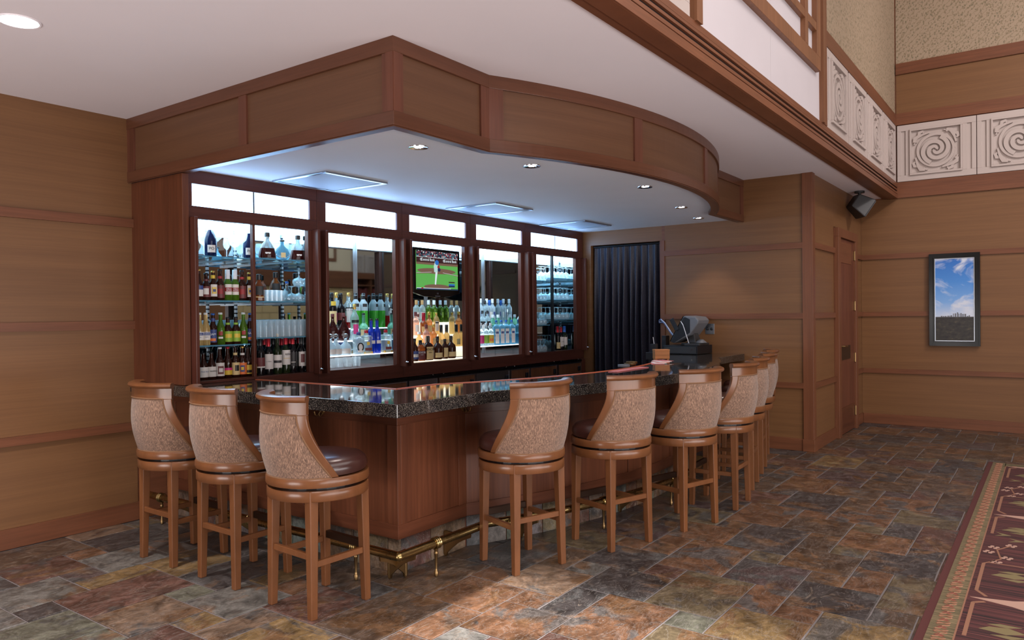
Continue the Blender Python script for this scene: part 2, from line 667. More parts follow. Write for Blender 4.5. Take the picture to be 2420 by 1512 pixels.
def text(body, size, mat, parent, loc, rot=(pi / 2, 0, 0), name='lettering', sx=1.0, align='CENTER'):
    cu = bpy.data.curves.new(name, 'FONT')
    cu.body = body
    cu.size = size
    cu.align_x = align
    cu.align_y = 'CENTER'
    cu.resolution_u = 2
    cu.extrude = 0.0004
    t = bpy.data.objects.new('t', cu)
    C.objects.link(t)
    bpy.context.view_layer.update()
    me = bpy.data.meshes.new_from_object(t.evaluated_get(bpy.context.evaluated_depsgraph_get()))
    bpy.data.objects.remove(t)
    me.materials.clear()
    me.materials.append(MAT[mat])
    o = bpy.data.objects.new(name, me)
    C.objects.link(o)
    o.parent = parent
    o.location = loc
    o.rotation_euler = rot
    o.scale = (sx, 1, 1)
    return o


# ------------------------------------------------------------------ plan of the bar: one outline, offset inwards by d
ACX, ACY, AR = 5.735, 6.75, 4.34
BX0, BY0, XW = 2.92, 2.88, 8.56       # outer corner; end wall


def arc_ends(d):
    h = sqrt((AR - d) ** 2 - (ACY - BY0 - d) ** 2)
    return math.atan2(BY0 + d - ACY, -h), math.atan2(BY0 + d - ACY, h)


def arc_pts(d, a0=None, a1=None, n=40):
    e0, e1 = arc_ends(d)
    a0 = e0 if a0 is None else a0
    a1 = e1 if a1 is None else a1
    return [(ACX + (AR - d) * cos(a0 + (a1 - a0) * i / n), ACY + (AR - d) * sin(a0 + (a1 - a0) * i / n)) for i in range(n + 1)]


def run(d, y_back=5.70, x_end=XW, n=40):
    return [(BX0 + d, y_back), (BX0 + d, BY0 + d)] + arc_pts(d, n=n) + [(x_end, BY0 + d)]


# ------------------------------------------------------------------ setting: floor of slate in a six-by-six repeat
PX, PY, OX, OY = 0.2, 0.2045, 0.036, -0.056
UNIT = ((3, 2, 3, 2), (4, 4, 2, 1), (3, 0, 2, 2), (4, 5, 1, 1), (2, 4, 2, 2), (5, 5, 2, 2), (5, 1, 1, 1), (0, 1, 3, 2), (0, 3, 2, 2), (2, 3, 1, 1), (1, 0, 2, 1), (1, 5, 1, 1))
SLATE = {'grey': (104, 102, 98), 'green': (94, 94, 82), 'rust': (104, 74, 54), 'red': (90, 64, 56), 'ochre': (118, 96, 64), 'brown': (82, 66, 54),
         'dark': (62, 58, 58), 'plum': (76, 62, 62), 'tan': (112, 92, 76), 'olive': (98, 86, 66)}
# colours read off the photograph for the pieces nearest the camera (grid column, grid row of the piece's corner)
SEEN = {(9, 20): 'red', (10, 22): 'ochre', (9, 24): 'red', (10, 23): 'plum', (8, 22): 'grey', (11, 23): 'grey', (11, 25): 'rust', (12, 25): 'dark', (11, 19): 'green', (11, 17): 'grey',
        (9, 18): 'tan', (10, 17): 'ochre', (10, 16): 'tan', (9, 14): 'ochre', (7, 19): 'rust', (7, 20): 'rust', (6, 19): 'green', (12, 21): 'ochre', (12, 19): 'dark', (12, 17): 'ochre',
        (12, 13): 'brown', (15, 12): 'rust', (13, 12): 'rust', (13, 11): 'grey', (14, 10): 'rust', (16, 10): 'dark', (16, 11): 'rust', (17, 11): 'tan', (15, 8): 'rust', (17, 7): 'green',
        (18, 7): 'olive', (18, 9): 'dark', (20, 9): 'red', (19, 11): 'grey', (15, 14): 'brown', (22, 10): 'rust', (20, 10): 'dark', (21, 8): 'rust', (17, 5): 'ochre', (18, 13): 'dark',
        (21, 6): 'plum', (23, 5): 'brown', (20, 4): 'dark', (21, 2): 'olive', (22, 4): 'rust', (25, 6): 'brown', (27, 8): 'rust', (27, 6): 'brown', (26, 4): 'rust', (28, 4): 'dark',
        (30, 7): 'dark', (29, 5): 'rust', (24, 3): 'dark', (18, 3): 'ochre', (22, 5): 'brown', (19, 5): 'rust', (39, 8): 'ochre', (37, 6): 'dark', (36, 9): 'rust', (33, 8): 'rust', (33, 6): 'brown'}
floor = MB().box(-14.2, -11.6, -0.08, 11.3, 5.8, -0.0045).build('floor', 'grout')
struct(floor, 'grey grout bed of the slate floor')


def px_size(x, y):
    d = Vector((x, y, -EYE))
    z = d.dot(FW)
    if z < 0.4:
        return None
    u, w = 1210 + FPX * d.dot(RT) / z, 756 - FPX * d.dot(UP) / z
    return u, w, z


def inside_bar(x, y):
    return x > BX0 + 0.36 and y > BY0 + 0.36 + (0 if x < 3.9 else 0) and not (3.9 < x < 7.6 and y < ACY - sqrt((AR - 0.36) ** 2 - (x - ACX) ** 2)) if False else (
        (x > BX0 + 0.36 and y > ACY - sqrt(max(0.1, (AR - 0.36) ** 2 - (x - ACX) ** 2)) and 3.8 < x < 7.66) or (x > BX0 + 0.36 and y > BY0 + 0.36 and not 3.8 < x < 7.66))


tiles = []
for I in range(-4, 11):
    for J in range(-7, 6):
        for ux, uy, w, h in UNIT:
            nx, ny = I * 6 + ux, J * 6 + uy
            x0, y0, x1, y1 = OX + nx * PX, OY + ny * PY, OX + (nx + w) * PX, OY + (ny + h) * PY
            x0, y0, x1, y1 = max(x0, -5.1), max(y0, -8), min(x1, 11.16), min(y1, 5.69)
            if x1 - x0 < 0.05 or y1 - y0 < 0.05:
                continue
            cx, cy = (x0 + x1) / 2, (y0 + y1) / 2
            if inside_bar(cx, cy) and inside_bar(x0, y0):
                continue
            if cx > 8.5 and cy > 2.1:
                if y0 > 2.1:
                    continue
                y1 = min(y1, 2.14)
            vis = px_size(cx, cy)
            key = 0
            if vis and -260 < vis[0] < 2680 and vis[1] < 1800:
                key = (x1 - x0) * (y1 - y0) / vis[2] ** 3
            tiles.append((key, nx, ny, x0, y0, x1, y1))
tiles.sort(reverse=True)
tile_cache = {}
rest = MB()
rt = random.Random(3)


def tile_mesh(w, h, var):
    r = random.Random(var * 7 + int(w * 100) * 3 + int(h * 100))
    g, b = 0.0045, 0.006
    x0, x1, y0, y1 = -w / 2 + g, w / 2 - g, -h / 2 + g, h / 2 - g
    j = lambda: r.uniform(-0.002, 0.002)
    ring = []
    for ax, ay, bx, by in ((x0, y0, x1, y0), (x1, y0, x1, y1), (x1, y1, x0, y1), (x0, y1, x0, y0)):
        for t in (0, 0.5):
            ring.append((ax + (bx - ax) * t + j(), ay + (by - ay) * t + j()))
    n = len(ring)
    vs = [(x, y, -0.012) for x, y in ring] + [(x, y, -0.0025) for x, y in ring] + [(x * (1 - b / (w / 2)), y * (1 - b / (h / 2)), r.uniform(-0.0006, 0.0008)) for x, y in ring] + [(0, 0, 0.0006)]
    fs = []
    for i in range(n):
        k = (i + 1) % n
        fs += [(i, k, n + k, n + i), (n + i, n + k, 2 * n + k, 2 * n + i), (2 * n + i, 2 * n + k, 3 * n)]
    return vs, fs


n_single = 0
for key, nx, ny, x0, y0, x1, y1 in tiles:
    w, h = round(x1 - x0, 3), round(y1 - y0, 3)
    if key > 0 and n_single < 298:
        n_single += 1
        k3 = (w, h, n_single % 3)
        if k3 not in tile_cache:
            vs, fs = tile_mesh(w, h, n_single % 3)
            o = MB().add(vs, fs).build('tile', 'slate', floor)
            tile_cache[k3] = o.data
        else:
            o = bpy.data.objects.new('tile', tile_cache[k3])
            C.objects.link(o)
            o.parent = floor
        o.location = ((x0 + x1) / 2, (y0 + y1) / 2, rt.uniform(-0.001, 0.001))
        if (nx, ny) in SEEN:
            col = SLATE[SEEN[(nx, ny)]]
        elif nx > 13:
            col = SLATE[rt.choice(('rust', 'brown', 'brown', 'dark', 'brown', 'plum', 'red', 'rust', 'olive', 'brown', 'dark'))]
        else:
            col = SLATE[rt.choice(('grey', 'green', 'rust', 'red', 'ochre', 'brown', 'dark', 'tan', 'grey'))]
        s_ = rt.uniform(0.86, 1.08)
        o.color = tuple(min(1, v * s_) for v in lin(col)[:3]) + (1,)
    else:
        vs, fs = tile_mesh(w, h, 1)
        cx, cy = (x0 + x1) / 2, (y0 + y1) / 2
        rest.add([(x + cx, y + cy, z) for x, y, z in vs], fs)
o = rest.build('far_tiles', 'slate', floor)
o.color = lin((104, 84, 70))
o['kind'] = 'stuff'

# ------------------------------------------------------------------ setting: walls, ceilings
CZ = 3.048
RAILS = ((0.688, 0.749), (1.456, 1.518), (2.227, 2.292))


def panel_wall(wall, axis, at, sgn, a0, a1, z_top, z_from=0.0, rails=RAILS, joints=(), base=True, rail_d=0.03):
    """veneer panels between rails on a wall slab. axis 'x': wall lies along X at Y = at; sgn: direction towards the room"""
    def bx(name, mat, u0, u1, z0, z1, d, parent):
        if axis == 'x':
            return box(name, mat, parent, u0, at, z0, u1, at + sgn * d, z1)
        return box(name, mat, parent, at, u0, z0, at + sgn * d, u1, z1)
    zs = [z_from + (0.135 if base else 0)]
    for r0, r1 in rails:
        bx('rail', 'wall_rail', a0, a1, r0, r1, rail_d, wall)
        zs += [r0, r1]
    zs.append(z_top)
    us = [a0] + list(joints) + [a1]
    for z0, z1 in zip(zs[::2], zs[1::2]):
        for u0, u1 in zip(us, us[1:]):
            bx('panel', 'wall_veneer', u0 + 0.002, u1 - 0.002, z0, z1, 0.006, wall)


def slab(name, label, mat, *b):
    return struct(MB().box(*b).build(name, mat), label)


wl = slab('wall_left', 'long wall of brown veneer panels and rails beside the bar', 'wall_rail', -14.1, 5.70, 0, 8.7, 5.85, 3.3)
panel_wall(wl, 'x', 5.70, -1, -14.1, 2.97, CZ, joints=(-7.0, -2.2))
struct(box('baseboard_left', 'wall_rail', None, -14.1, 5.675, 0, 2.985, 5.70, 0.135, 0.003), 'brown baseboard of the long wall beside the bar')
we = slab('wall_end', 'end wall of brown veneer panels behind the cash register', 'wall_rail', XW, 2.15, 0, 8.72, 3.90, CZ)
panel_wall(we, 'y', XW, -1, 2.23, 3.86, CZ)
MB().box(XW, 3.90, 2.42, 8.72, 5.70, CZ).build('panel', 'wall_veneer', we)
MB().box(XW, 4.90, 0, 8.72, 5.70, 2.42).build('panel', 'wall_veneer', we)
box('jamb', 'wall_stile', we, XW - 0.02, 3.86, 0.0, XW + 0.14, 3.92, 2.42)
MB().box(8.95, 3.4, 0, 9.0, 5.7, 2.6).build('panel', 'dark_gap', we)
struct(box('baseboard_end', 'wall_rail', None, XW - 0.024, 2.12, 0, XW, 2.86, 0.135, 0.003), 'brown baseboard of the end wall behind the bar stools')
wr = slab('wall_return', 'short panelled wall with the narrow door', 'wall_rail', 8.57, 2.15, 0, 11.3, 2.3, CZ)
panel_wall(wr, 'x', 2.15, -1, 8.60, 9.58, CZ)
panel_wall(wr, 'x', 2.15, -1, 10.70, 11.18, CZ)
MB().box(9.58, 2.144, 2.55, 10.70, 2.15, CZ).build('panel', 'wall_veneer', wr)
for a, b in ((8.62, 9.58), (10.70, 11.16)):
    box('base_rail', 'wall_rail', wr, a, 2.126, 0, b, 2.15, 0.135, 0.003)
box('corner_post', 'wall_stile', wr, 8.532, 2.122, 0, 8.64, 2.235, CZ, 0.004)
box('corner_base', 'wall_rail', wr, 8.522, 2.112, 0, 8.66, 2.24, 0.135, 0.003)

# the narrow door in the short wall
d1 = setting('door_1', 'narrow dark wooden door with brass hinges in the short panelled wall')
f = MB()
f.box(9.60, 2.09, 0, 9.72, 2.15, 2.44).box(10.56, 2.09, 0, 10.68, 2.15, 2.44).box(9.60, 2.09, 2.43, 10.68, 2.15, 2.54)
f.build('door_frame', 'wall_stile', d1, bevel=0.004)
sl = box('door_slab', 'door_wood', d1, 9.725, 2.118, 0.012, 10.555, 2.15, 2.425)
box('top_panel', 'wall_rail', d1, 9.79, 2.112, 2.13, 10.40, 2.118, 2.385)
box('kick_plate', 'bar_rail_wood', d1, 9.75, 2.112, 0.03, 10.53, 2.118, 0.34)
box('lock_plate', 'bronze', d1, 9.76, 2.110, 0.93, 10.30, 2.118, 1.10)
h = MB().tube([(9.80, 2.115, 1.10), (9.80, 2.075, 1.10), (9.94, 2.07, 1.10)], 0.011)
h.build('door_handle', 'old_brass', d1, smooth=True)
for z in (0.24, 0.93, 1.60, 2.25):
    g = MB().box(10.54, 2.106, z - 0.055, 10.575, 2.118, z + 0.055)
    g.lathe([(0.009, z - 0.06), (0.009, z + 0.06)], 8, (10.557, 2.104))
    g.build('hinge', 'old_brass', d1)

wf = slab('wall_right', 'tall far wall of veneer panels under patterned wallpaper', 'wall_rail', 11.18, -11.4, 0, 11.33, 2.2, 6.6)
panel_wall(wf, 'y', 11.18, -1, -11.35, 2.144, 3.03, joints=(-5.8, -2.9,))
box('rail', 'wall_rail', wf, 11.148, -11.35, 3.03, 11.18, 1.70, 3.237)
box('rail', 'wall_rail', wf, 11.15, -11.35, 4.0, 11.18, 1.70, 4.155)
box('rail', 'wall_rail', wf, 11.15, -11.35, 4.67, 11.18, 1.70, 4.816)
box('panel', 'wall_veneer', wf, 11.174, -11.35, 4.155, 11.18, 1.70, 4.67)
box('frieze_board', 'frieze_paint', wf, 11.165, -11.35, 3.237, 11.18, -0.13, 4.0)
box('wallpaper', 'wallpaper', wf, 11.176, -11.35, 4.816, 11.18, 1.70, 6.6)
struct(box('baseboard_right', 'wall_rail', None, 11.15, -11.35, 0, 11.18, 2.125, 0.135, 0.003), 'brown baseboard of the tall far wall')

ce = MB()
ce.box(-14.1, 1.74, CZ, 11.2, 5.85, 3.3)
ce = struct(ce.build('ceiling', 'ceiling_paint'), 'flat pale ceiling over the bar and stools')
hi = MB()
hx0, hx1, hy0, hy1 = 1.75, 2.704, -0.1, 1.1  # unseen opening, shaped to trim the high spot's beam
hi.box(-14.2, -11.5, 6.5, hx0, 1.9, 6.6).box(hx1, -11.5, 6.5, 11.4, 1.9, 6.6).box(hx0, -11.5, 6.5, hx1, hy0, 6.6).box(hx0, hy1, 6.5, hx1, 1.9, 6.6)
struct(hi.build('ceiling_hall', 'ceiling_paint'), 'high ceiling of the hall out of view')
slab('wall_rear', 'plain rear wall of the hall', 'hall_paint', -14.2, -11.5, 0, 11.3, -11.35, 6.6)
slab('wall_side', 'plain side wall of the hall', 'hall_paint', -14.3, -11.4, 0, -14.1, 5.85, 6.6)

# wall above the low ceiling, facing the hall
YB = 1.70
wb = slab('wall_balcony', 'upper wall over the bar with fascia boards, white panel and wallpaper', 'wall_rail', -14.1, YB + 0.06, 3.03, 11.18, 1.86, 6.6)
box('fascia_back', 'dark_gap', wb, -14.1, YB + 0.002, 3.03, 11.18, YB + 0.06, 3.235)  # near-black colour paints in the shade of the fascia grooves
box('soffit_board', 'wall_rail', wb, -14.1, YB - 0.005, 3.022, 11.18, 1.80, 3.048)
for z0, z1, dy in ((3.024, 3.078, 0.0), (3.086, 3.110, 0.002), (3.131, 3.150, 0.002), (3.171, 3.190, 0.002), (3.195, 3.237, 0.006)):
    box('fascia_board', 'wall_rail', wb, -14.1, YB - 0.016 + dy, z0, 11.165, YB + 0.002, z1, 0.001)
box('white_panel', 'white_panel', wb, 4.28, YB + 0.01, 3.237, 5.70, YB + 0.06, 6.5)
box('white_panel', 'white_panel', wb, 5.703, YB + 0.01, 3.237, 7.14, YB + 0.06, 6.5)
box('post', 'oak_lattice', wb, 4.19, YB - 0.025, 3.237, 4.28, YB + 0.06, 6.5)
box('post', 'oak_lattice', wb, 7.14, YB - 0.03, 3.237, 7.20, YB + 0.06, 6.5)
box('post', 'wall_stile', wb, 7.20, YB - 0.015, 3.237, 7.33, YB + 0.06, 6.5)
for a, b in ((-14.1, 4.19), (7.33, 11.16)):
    box('rail', 'wall_rail', wb, a, YB - 0.004, 3.99, b, YB + 0.06, 4.137)
    box('wallpaper', 'wallpaper', wb, a, YB + 0.012, 4.137, b, YB + 0.06, 6.5)
    box('frieze_back', 'frieze_paint', wb, a, YB + 0.03, 3.237, b, YB + 0.06, 3.99)
la = thing('wall_lattice', 'oak lattice frame fixed on the white upper wall panel', 'lattice', (5.7, YB, 3.655))
for nm, x0, x1, z0, z1 in (('frame_rail', 4.45, 7.02, 3.655, 3.775), ('stile', 6.90, 7.02, 3.775, 6.2), ('stile', 4.45, 4.57, 3.775, 6.2), ('crossbar', 4.57, 6.90, 3.985, 4.055),
                           ('upright', 6.53, 6.61, 3.775, 6.2), ('upright', 4.86, 4.94, 3.775, 6.2), ('crossbar', 4.57, 6.90, 4.75, 4.82)):
    MB().box(x0 - 5.7, -0.035 if nm != 'crossbar' else -0.03, z0 - 3.655, x1 - 5.7, 0.012, z1 - 3.655).build(nm, 'oak_lattice', la, bevel=0.003)


# carved square panels of the frieze, each one a thing: frame, raised moulding, scroll relief
def spiral_relief():
    m = MB()

    def strip(pts, w, z0=0.0, z1=0.016):
        n = len(pts)
        L, R = [], []
        for i, p in enumerate(pts):
            a, b = pts[max(0, i - 1)], pts[min(n - 1, i + 1)]
            dx, dy = b[0] - a[0], b[1] - a[1]
            q = math.hypot(dx, dy) or 1
            ww = w[i] if isinstance(w, list) else w
            L.append((p[0] - dy / q * ww / 2, p[1] + dx / q * ww / 2))
            R.append((p[0] + dy / q * ww / 2, p[1] - dx / q * ww / 2))
        m.band(L, R, z0, z1)
    for k in range(2):
        pts = []
        for i in range(41):
            t = i / 40
            a = k * pi + 0.3 + t * 2.3 * pi
            r = 0.012 + 0.172 * t
            pts.append((r * cos(a), r * sin(a)))
        strip(pts, [0.034 + 0.02 * min(1, i / 20) for i in range(41)], 0, 0.018)
    ring = [(0.222 * cos(a), 0.222 * sin(a)) for a in [2 * pi * i / 40 for i in range(41)]]
    strip(ring, 0.036, 0, 0.013)
    for q in range(4):
        a = q * pi / 2 + pi / 4
        c, s = cos(a), sin(a)
        T = lambda x, y: (x * c - y * s, x * s + y * c)
        strip([T(0.235, -0.12), T(0.275, -0.055), T(0.300, 0.0), T(0.315, 0.05), T(0.29, 0.085), T(0.262, 0.07)], [0.02, 0.03, 0.045, 0.05, 0.042, 0.02], 0, 0.015)
        strip([T(0.262, 0.12), T(0.29, 0.06), T(0.30, 0.0), T(0.33, -0.045), T(0.31, -0.085), T(0.28, -0.08)], [0.016, 0.022, 0.03, 0.045, 0.04, 0.02], 0, 0.012)
    return m


FW_, FH_ = 0.90, 0.745
pl_m = MB()
for x0, x1, z0, z1 in ((0, FW_, 0, 0.08), (0, FW_, FH_ - 0.08, FH_), (0, 0.05, 0.08, FH_ - 0.08), (0.10, 0.15, 0.08, FH_ - 0.08), (FW_ - 0.15, FW_ - 0.10, 0.08, FH_ - 0.08), (FW_ - 0.05, FW_, 0.08, FH_ - 0.08)):
    pl_m.box(x0, -0.028, z0, x1, 0, z1)
pl_m.box(0.002, -0.010, 0.002, FW_ - 0.002, 0, FH_ - 0.002)
frz = thing('frieze_panel', 'carved panel', 'frieze panel', (0, 0, 0), 0, 'carved scroll panels of the frieze')
pl_m.build('plate', 'frieze_paint', frz, bevel=0.003)
mo = MB()
for x0, x1, z0, z1 in ((0.15, 0.75, 0.07, 0.095), (0.15, 0.75, FH_ - 0.095, FH_ - 0.07), (0.15, 0.172, 0.095, FH_ - 0.095), (0.728, 0.75, 0.095, FH_ - 0.095)):
    mo.box(x0, -0.05, z0, x1, -0.008, z1)
mo.build('moulding', 'frieze_paint', frz, bevel=0.003)
rel = spiral_relief()
rel.v = [(0.45 + x * 0.92, -0.009 - z * 2.1, FH_ / 2 + y * 0.92) for x, y, z in rel.v]
rel.f = [f[::-1] for f in rel.f]
rel.build('scroll_relief', 'frieze_paint', frz, bevel=0.004)
bpy.context.view_layer.update()
WHO = ('second from the white panel', 'third from the white panel', 'in the inner corner')
frz.location = (7.375, YB + 0.028, 3.243)
frz['label'] = 'carved scroll panel beside the white panel, first of the four over the bar'
for i in range(3):
    copy_tree(frz, (7.375 + 0.952 * (i + 1), YB + 0.028, 3.243), 0, 'carved scroll panel over the bar, ' + WHO[i])
copy_tree(frz, (3.245, YB + 0.028, 3.243), 0, 'carved scroll panel on the upper wall at the other end of the white panel')
copy_tree(frz, (11.178, 1.688, 3.243), -pi / 2, 'pale carved scroll panel on the far wall next to the corner')
copy_tree(frz, (11.178, 0.780, 3.243), -pi / 2, 'pale carved scroll panel on the far wall above the painting')

# ------------------------------------------------------------------ soffit over the bar
SB, SI = 2.568, 2.60
so = setting('trim_1', 'panelled wooden soffit hanging from the ceiling over the bar')


def sband(name, mat, d0, d1, z0, z1, parent=so, **kw):
    return MB().band(run(d1, **kw), run(d0, **kw), z0, z1).build(name, mat, parent, bevel=0.002)


sband('lower_band', 'soffit_rail', 0.0, 0.085, SB, 2.646)
sband('upper_band', 'soffit_rail', 0.0, 0.085, 2.966, CZ)
sband('lip_strip', 'soffit_rail', 0.006, 0.012, SB - 0.006, SB)
PD = 0.018
e0, e1 = arc_ends(PD)


def line_panel(name, mat, p, q, d0, d1, z0, z1):
    """upright board between plan points p and q on the outline, depth d0..d1 inwards (left of travel)"""
    t = Vector((q[0] - p[0], q[1] - p[1])).normalized()
    nrm = Vector((-t.y, t.x))
    P_ = [(p[0] + nrm.x * d, p[1] + nrm.y * d) for d in (d0, d1)]
    Q_ = [(q[0] + nrm.x * d, q[1] + nrm.y * d) for d in (d0, d1)]
    return MB().band([P_[1], Q_[1]], [P_[0], Q_[0]], z0, z1).build(name, mat, so)


Z0, Z1 = 2.646, 2.966
for a, b in ((5.60, 4.28), (4.20, 2.97)):
    line_panel('panel', 'soffit_veneer', (BX0, a), (BX0, b), PD, 0.06, Z0, Z1)
for a, b in ((5.70, 5.60), (4.28, 4.20), (2.97, 2.8805)):
    line_panel('stile', 'soffit_stile', (BX0, a), (BX0, b), 0.004, 0.06, Z0, Z1)
line_panel('panel', 'soffit_veneer', (3.0, BY0), (3.69, BY0), PD, 0.06, Z0, Z1)
for a, b in ((2.9205, 3.0), (3.69, 3.775)):
    line_panel('stile', 'soffit_stile', (a, BY0), (b, BY0), 0.004, 0.06, Z0, Z1)
AS = [e0, rad(-115.6), rad(-99.9), rad(-98.6), rad(-82.9), rad(-81.6), rad(-66), rad(-64.7), e1]
for i in range(len(AS) - 1):
    st = i % 2 == 0
    d0, d1 = (0.004 if st else PD), 0.06
    MB().band(arc_pts(d1, AS[i], AS[i + 1], 14), arc_pts(d0, AS[i], AS[i + 1], 14), Z0, Z1).build('stile' if st else 'panel', 'soffit_stile' if st else 'soffit_veneer', so)
line_panel('panel', 'soffit_veneer', (7.70, BY0), (8.47, BY0), PD, 0.06, Z0, Z1)
line_panel('stile', 'soffit_stile', (8.47, BY0), (8.555, BY0), 0.004, 0.06, Z0, Z1)
r_ = run(0.08)
MB().prism(r_ + [(XW, 5.70)], SI, SI + 0.04).build('soffit_ceiling', 'soffit_paint', so)

# downlights in the soffit, the large one in the low ceiling
dl = thing('recessed_downlight', 'small recessed downlight', 'downlight', (0, 0, 0), 0, 'recessed downlights in the soffit')
MB().lathe([(0.030, 0.012), (0.034, -0.002), (0.062, -0.006), (0.064, 0.0), (0.064, 0.002)], 20).build('trim_ring', 'chrome', dl, smooth=True)
MB().lathe([(0.029, 0.0), (0.029, 0.004)], 16).build('bulb', 'lamp_glow', dl)
bpy.context.view_layer.update()
for i, ((x, y), w) in enumerate(zip(DOWN, ('nearest the front corner of the soffit', 'second from the front corner', 'in the middle of the row of five', 'second from the end wall', 'nearest the end wall'))):
    o = dl if i == 0 else copy_tree(dl)
    o.location = (x, y, SI)
    o['label'] = 'small recessed downlight in the bar soffit, ' + w
dl2 = thing('ceiling_downlight', 'large bright round downlight in the pale main ceiling', 'downlight', (1.638, 4.243, CZ))
MB().lathe([(0.088, 0.0), (0.090, -0.004), (0.098, -0.005), (0.100, 0.001)], 28).build('trim_ring', 'ceiling_paint', dl2, smooth=True)
MB().lathe([(0.087, -0.003), (0.087, 0.002)], 28).build('diffuser', 'lamp_glow', dl2)

# perforated square diffusers in the soffit ceiling
gr = thing('ceiling_grille', 'grille', 'grille', (0, 0, 0), 0, 'square grilles in the soffit ceiling')
g = MB()
for b in ((-0.315, -0.315, 0.315, -0.285), (-0.315, 0.285, 0.315, 0.315), (-0.315, -0.285, -0.285, 0.285), (0.285, -0.285, 0.315, 0.285)):
    g.box(b[0], b[1], -0.014, b[2], b[3], 0.0)
g.build('frame', 'steel', gr, bevel=0.003)
k = N('perforated_plate', 0.6, Metallic=0.0)
v = k.coords((1, 1, 1))
vo = k.n('TexVoronoi', feature='F1')
vo.inputs['Scale'].default_value = 70
vo.inputs['Randomness'].default_value = 0.0
k.l(v, vo.inputs['Vector'])
k.base(k.ramp(vo.outputs['Distance'], ((0.28, lin((84, 92, 110))), (0.38, lin((176, 182, 194))))))
MAT['perforated_plate'] = k.m
MB().box(-0.285, -0.285, -0.008, 0.285, 0.285, -0.004).build('perforated_plate', 'perforated_plate', gr)
bpy.context.view_layer.update()
for i, ((x, y), w) in enumerate(zip(((3.97, 4.615), (5.99, 4.585), (7.73, 4.63)), ('over the beer cabinet', 'over the television cabinet', 'over the glassware cabinet'))):
    o = gr if i == 0 else copy_tree(gr)
    o.location = (x, y, SI)
    o['label'] = 'square perforated metal grille in the soffit ceiling ' + w

# loudspeaker under the low ceiling
sp = thing('ceiling_speaker', 'small dark loudspeaker hanging from the ceiling near the corner', 'speaker', (10.30, 1.99, CZ))
MB().lathe([(0.06, -0.025), (0.06, 0.0)], 14).build('mount_plate', 'dark_plastic', sp)
MB().tube([(0, 0, -0.02), (0, 0, -0.10)], 0.018).build('bracket', 'dark_plastic', sp)
q = MB().hexa([(-0.09, -0.11, -0.09), (0.09, -0.11, -0.09), (0.13, 0.10, -0.13), (-0.13, 0.10, -0.13), (-0.09, -0.11, 0.09), (0.09, -0.11, 0.09), (0.13, 0.10, 0.13), (-0.13, 0.10, 0.13)])
cab = q.build('cabinet', 'dark_plastic', sp, bevel=0.012, loc=(0, 0, -0.18), rot=(rad(-35), 0, rad(215)))
gb = MB().box(-0.115, 0.10, -0.115, 0.115, 0.108, 0.115).build('speaker_cloth', 'black_plastic', cab)

# ------------------------------------------------------------------ the bar
bar = thing('bar_counter', 'curved bar counter with black granite top and dark cherry panelled front', 'bar counter', (0, 0, 0))
TZ0, TZ1 = 0.981, 1.056
TOPIN = 0.60
wf_ = dict(y_back=5.695, x_end=8.535)
top = MB().band(run(TOPIN, **wf_), run(0.0, **wf_), TZ0, TZ1)
top.build('granite_top', 'granite', bar, bevel=0.003)
MB().prism([(7.55, 3.45), (8.535, 3.45), (8.535, 3.84), (8.02, 3.84)], TZ0, TZ1 - 0.0005).build('granite_return', 'granite', bar, bevel=0.003)
MB().band(run(TOPIN + 0.028, y_back=4.99, x_end=7.6), run(TOPIN, y_back=4.99, x_end=7.6), TZ0 - 0.03, TZ1 + 0.004).build('inner_edge', 'edge_wood', bar, bevel=0.003)
BD = 0.28
MB().band(run(BD + 0.30, **wf_), run(BD + 0.018, **wf_), 0.0, TZ0).build('core', 'bar_wood', bar)
# framed front: rails along the whole run, stiles and recessed panels
MB().band(run(BD + 0.03, **wf_), run(BD, **wf_), 0.205, 0.29).build('bottom_rail', 'bar_rail_wood', bar, bevel=0.002)
MB().band(run(BD + 0.03, **wf_), run(BD, **wf_), 0.885, TZ0).build('top_rail', 'bar_rail_wood', bar, bevel=0.002)
bx_, by_ = BX0 + BD, BY0 + BD


def bar_stile(p, q):
    t = Vector((q[0] - p[0], q[1] - p[1])).normalized()
    n_ = Vector((-t.y, t.x)) * 0.03
    MB().band([(p[0] + n_.x, p[1] + n_.y), (q[0] + n_.x, q[1] + n_.y)], [p, q], 0.29, 0.885).build('stile', 'bar_wood', bar, bevel=0.002)


def bar_panel(p, q):
    t = Vector((q[0] - p[0], q[1] - p[1])).normalized()
    a, b = Vector((-t.y, t.x)) * 0.012, Vector((-t.y, t.x)) * 0.03
    MB().band([(p[0] + b.x, p[1] + b.y), (q[0] + b.x, q[1] + b.y)], [(p[0] + a.x, p[1] + a.y), (q[0] + a.x, q[1] + a.y)], 0.29, 0.885).build('panel', 'bar_wood', bar)


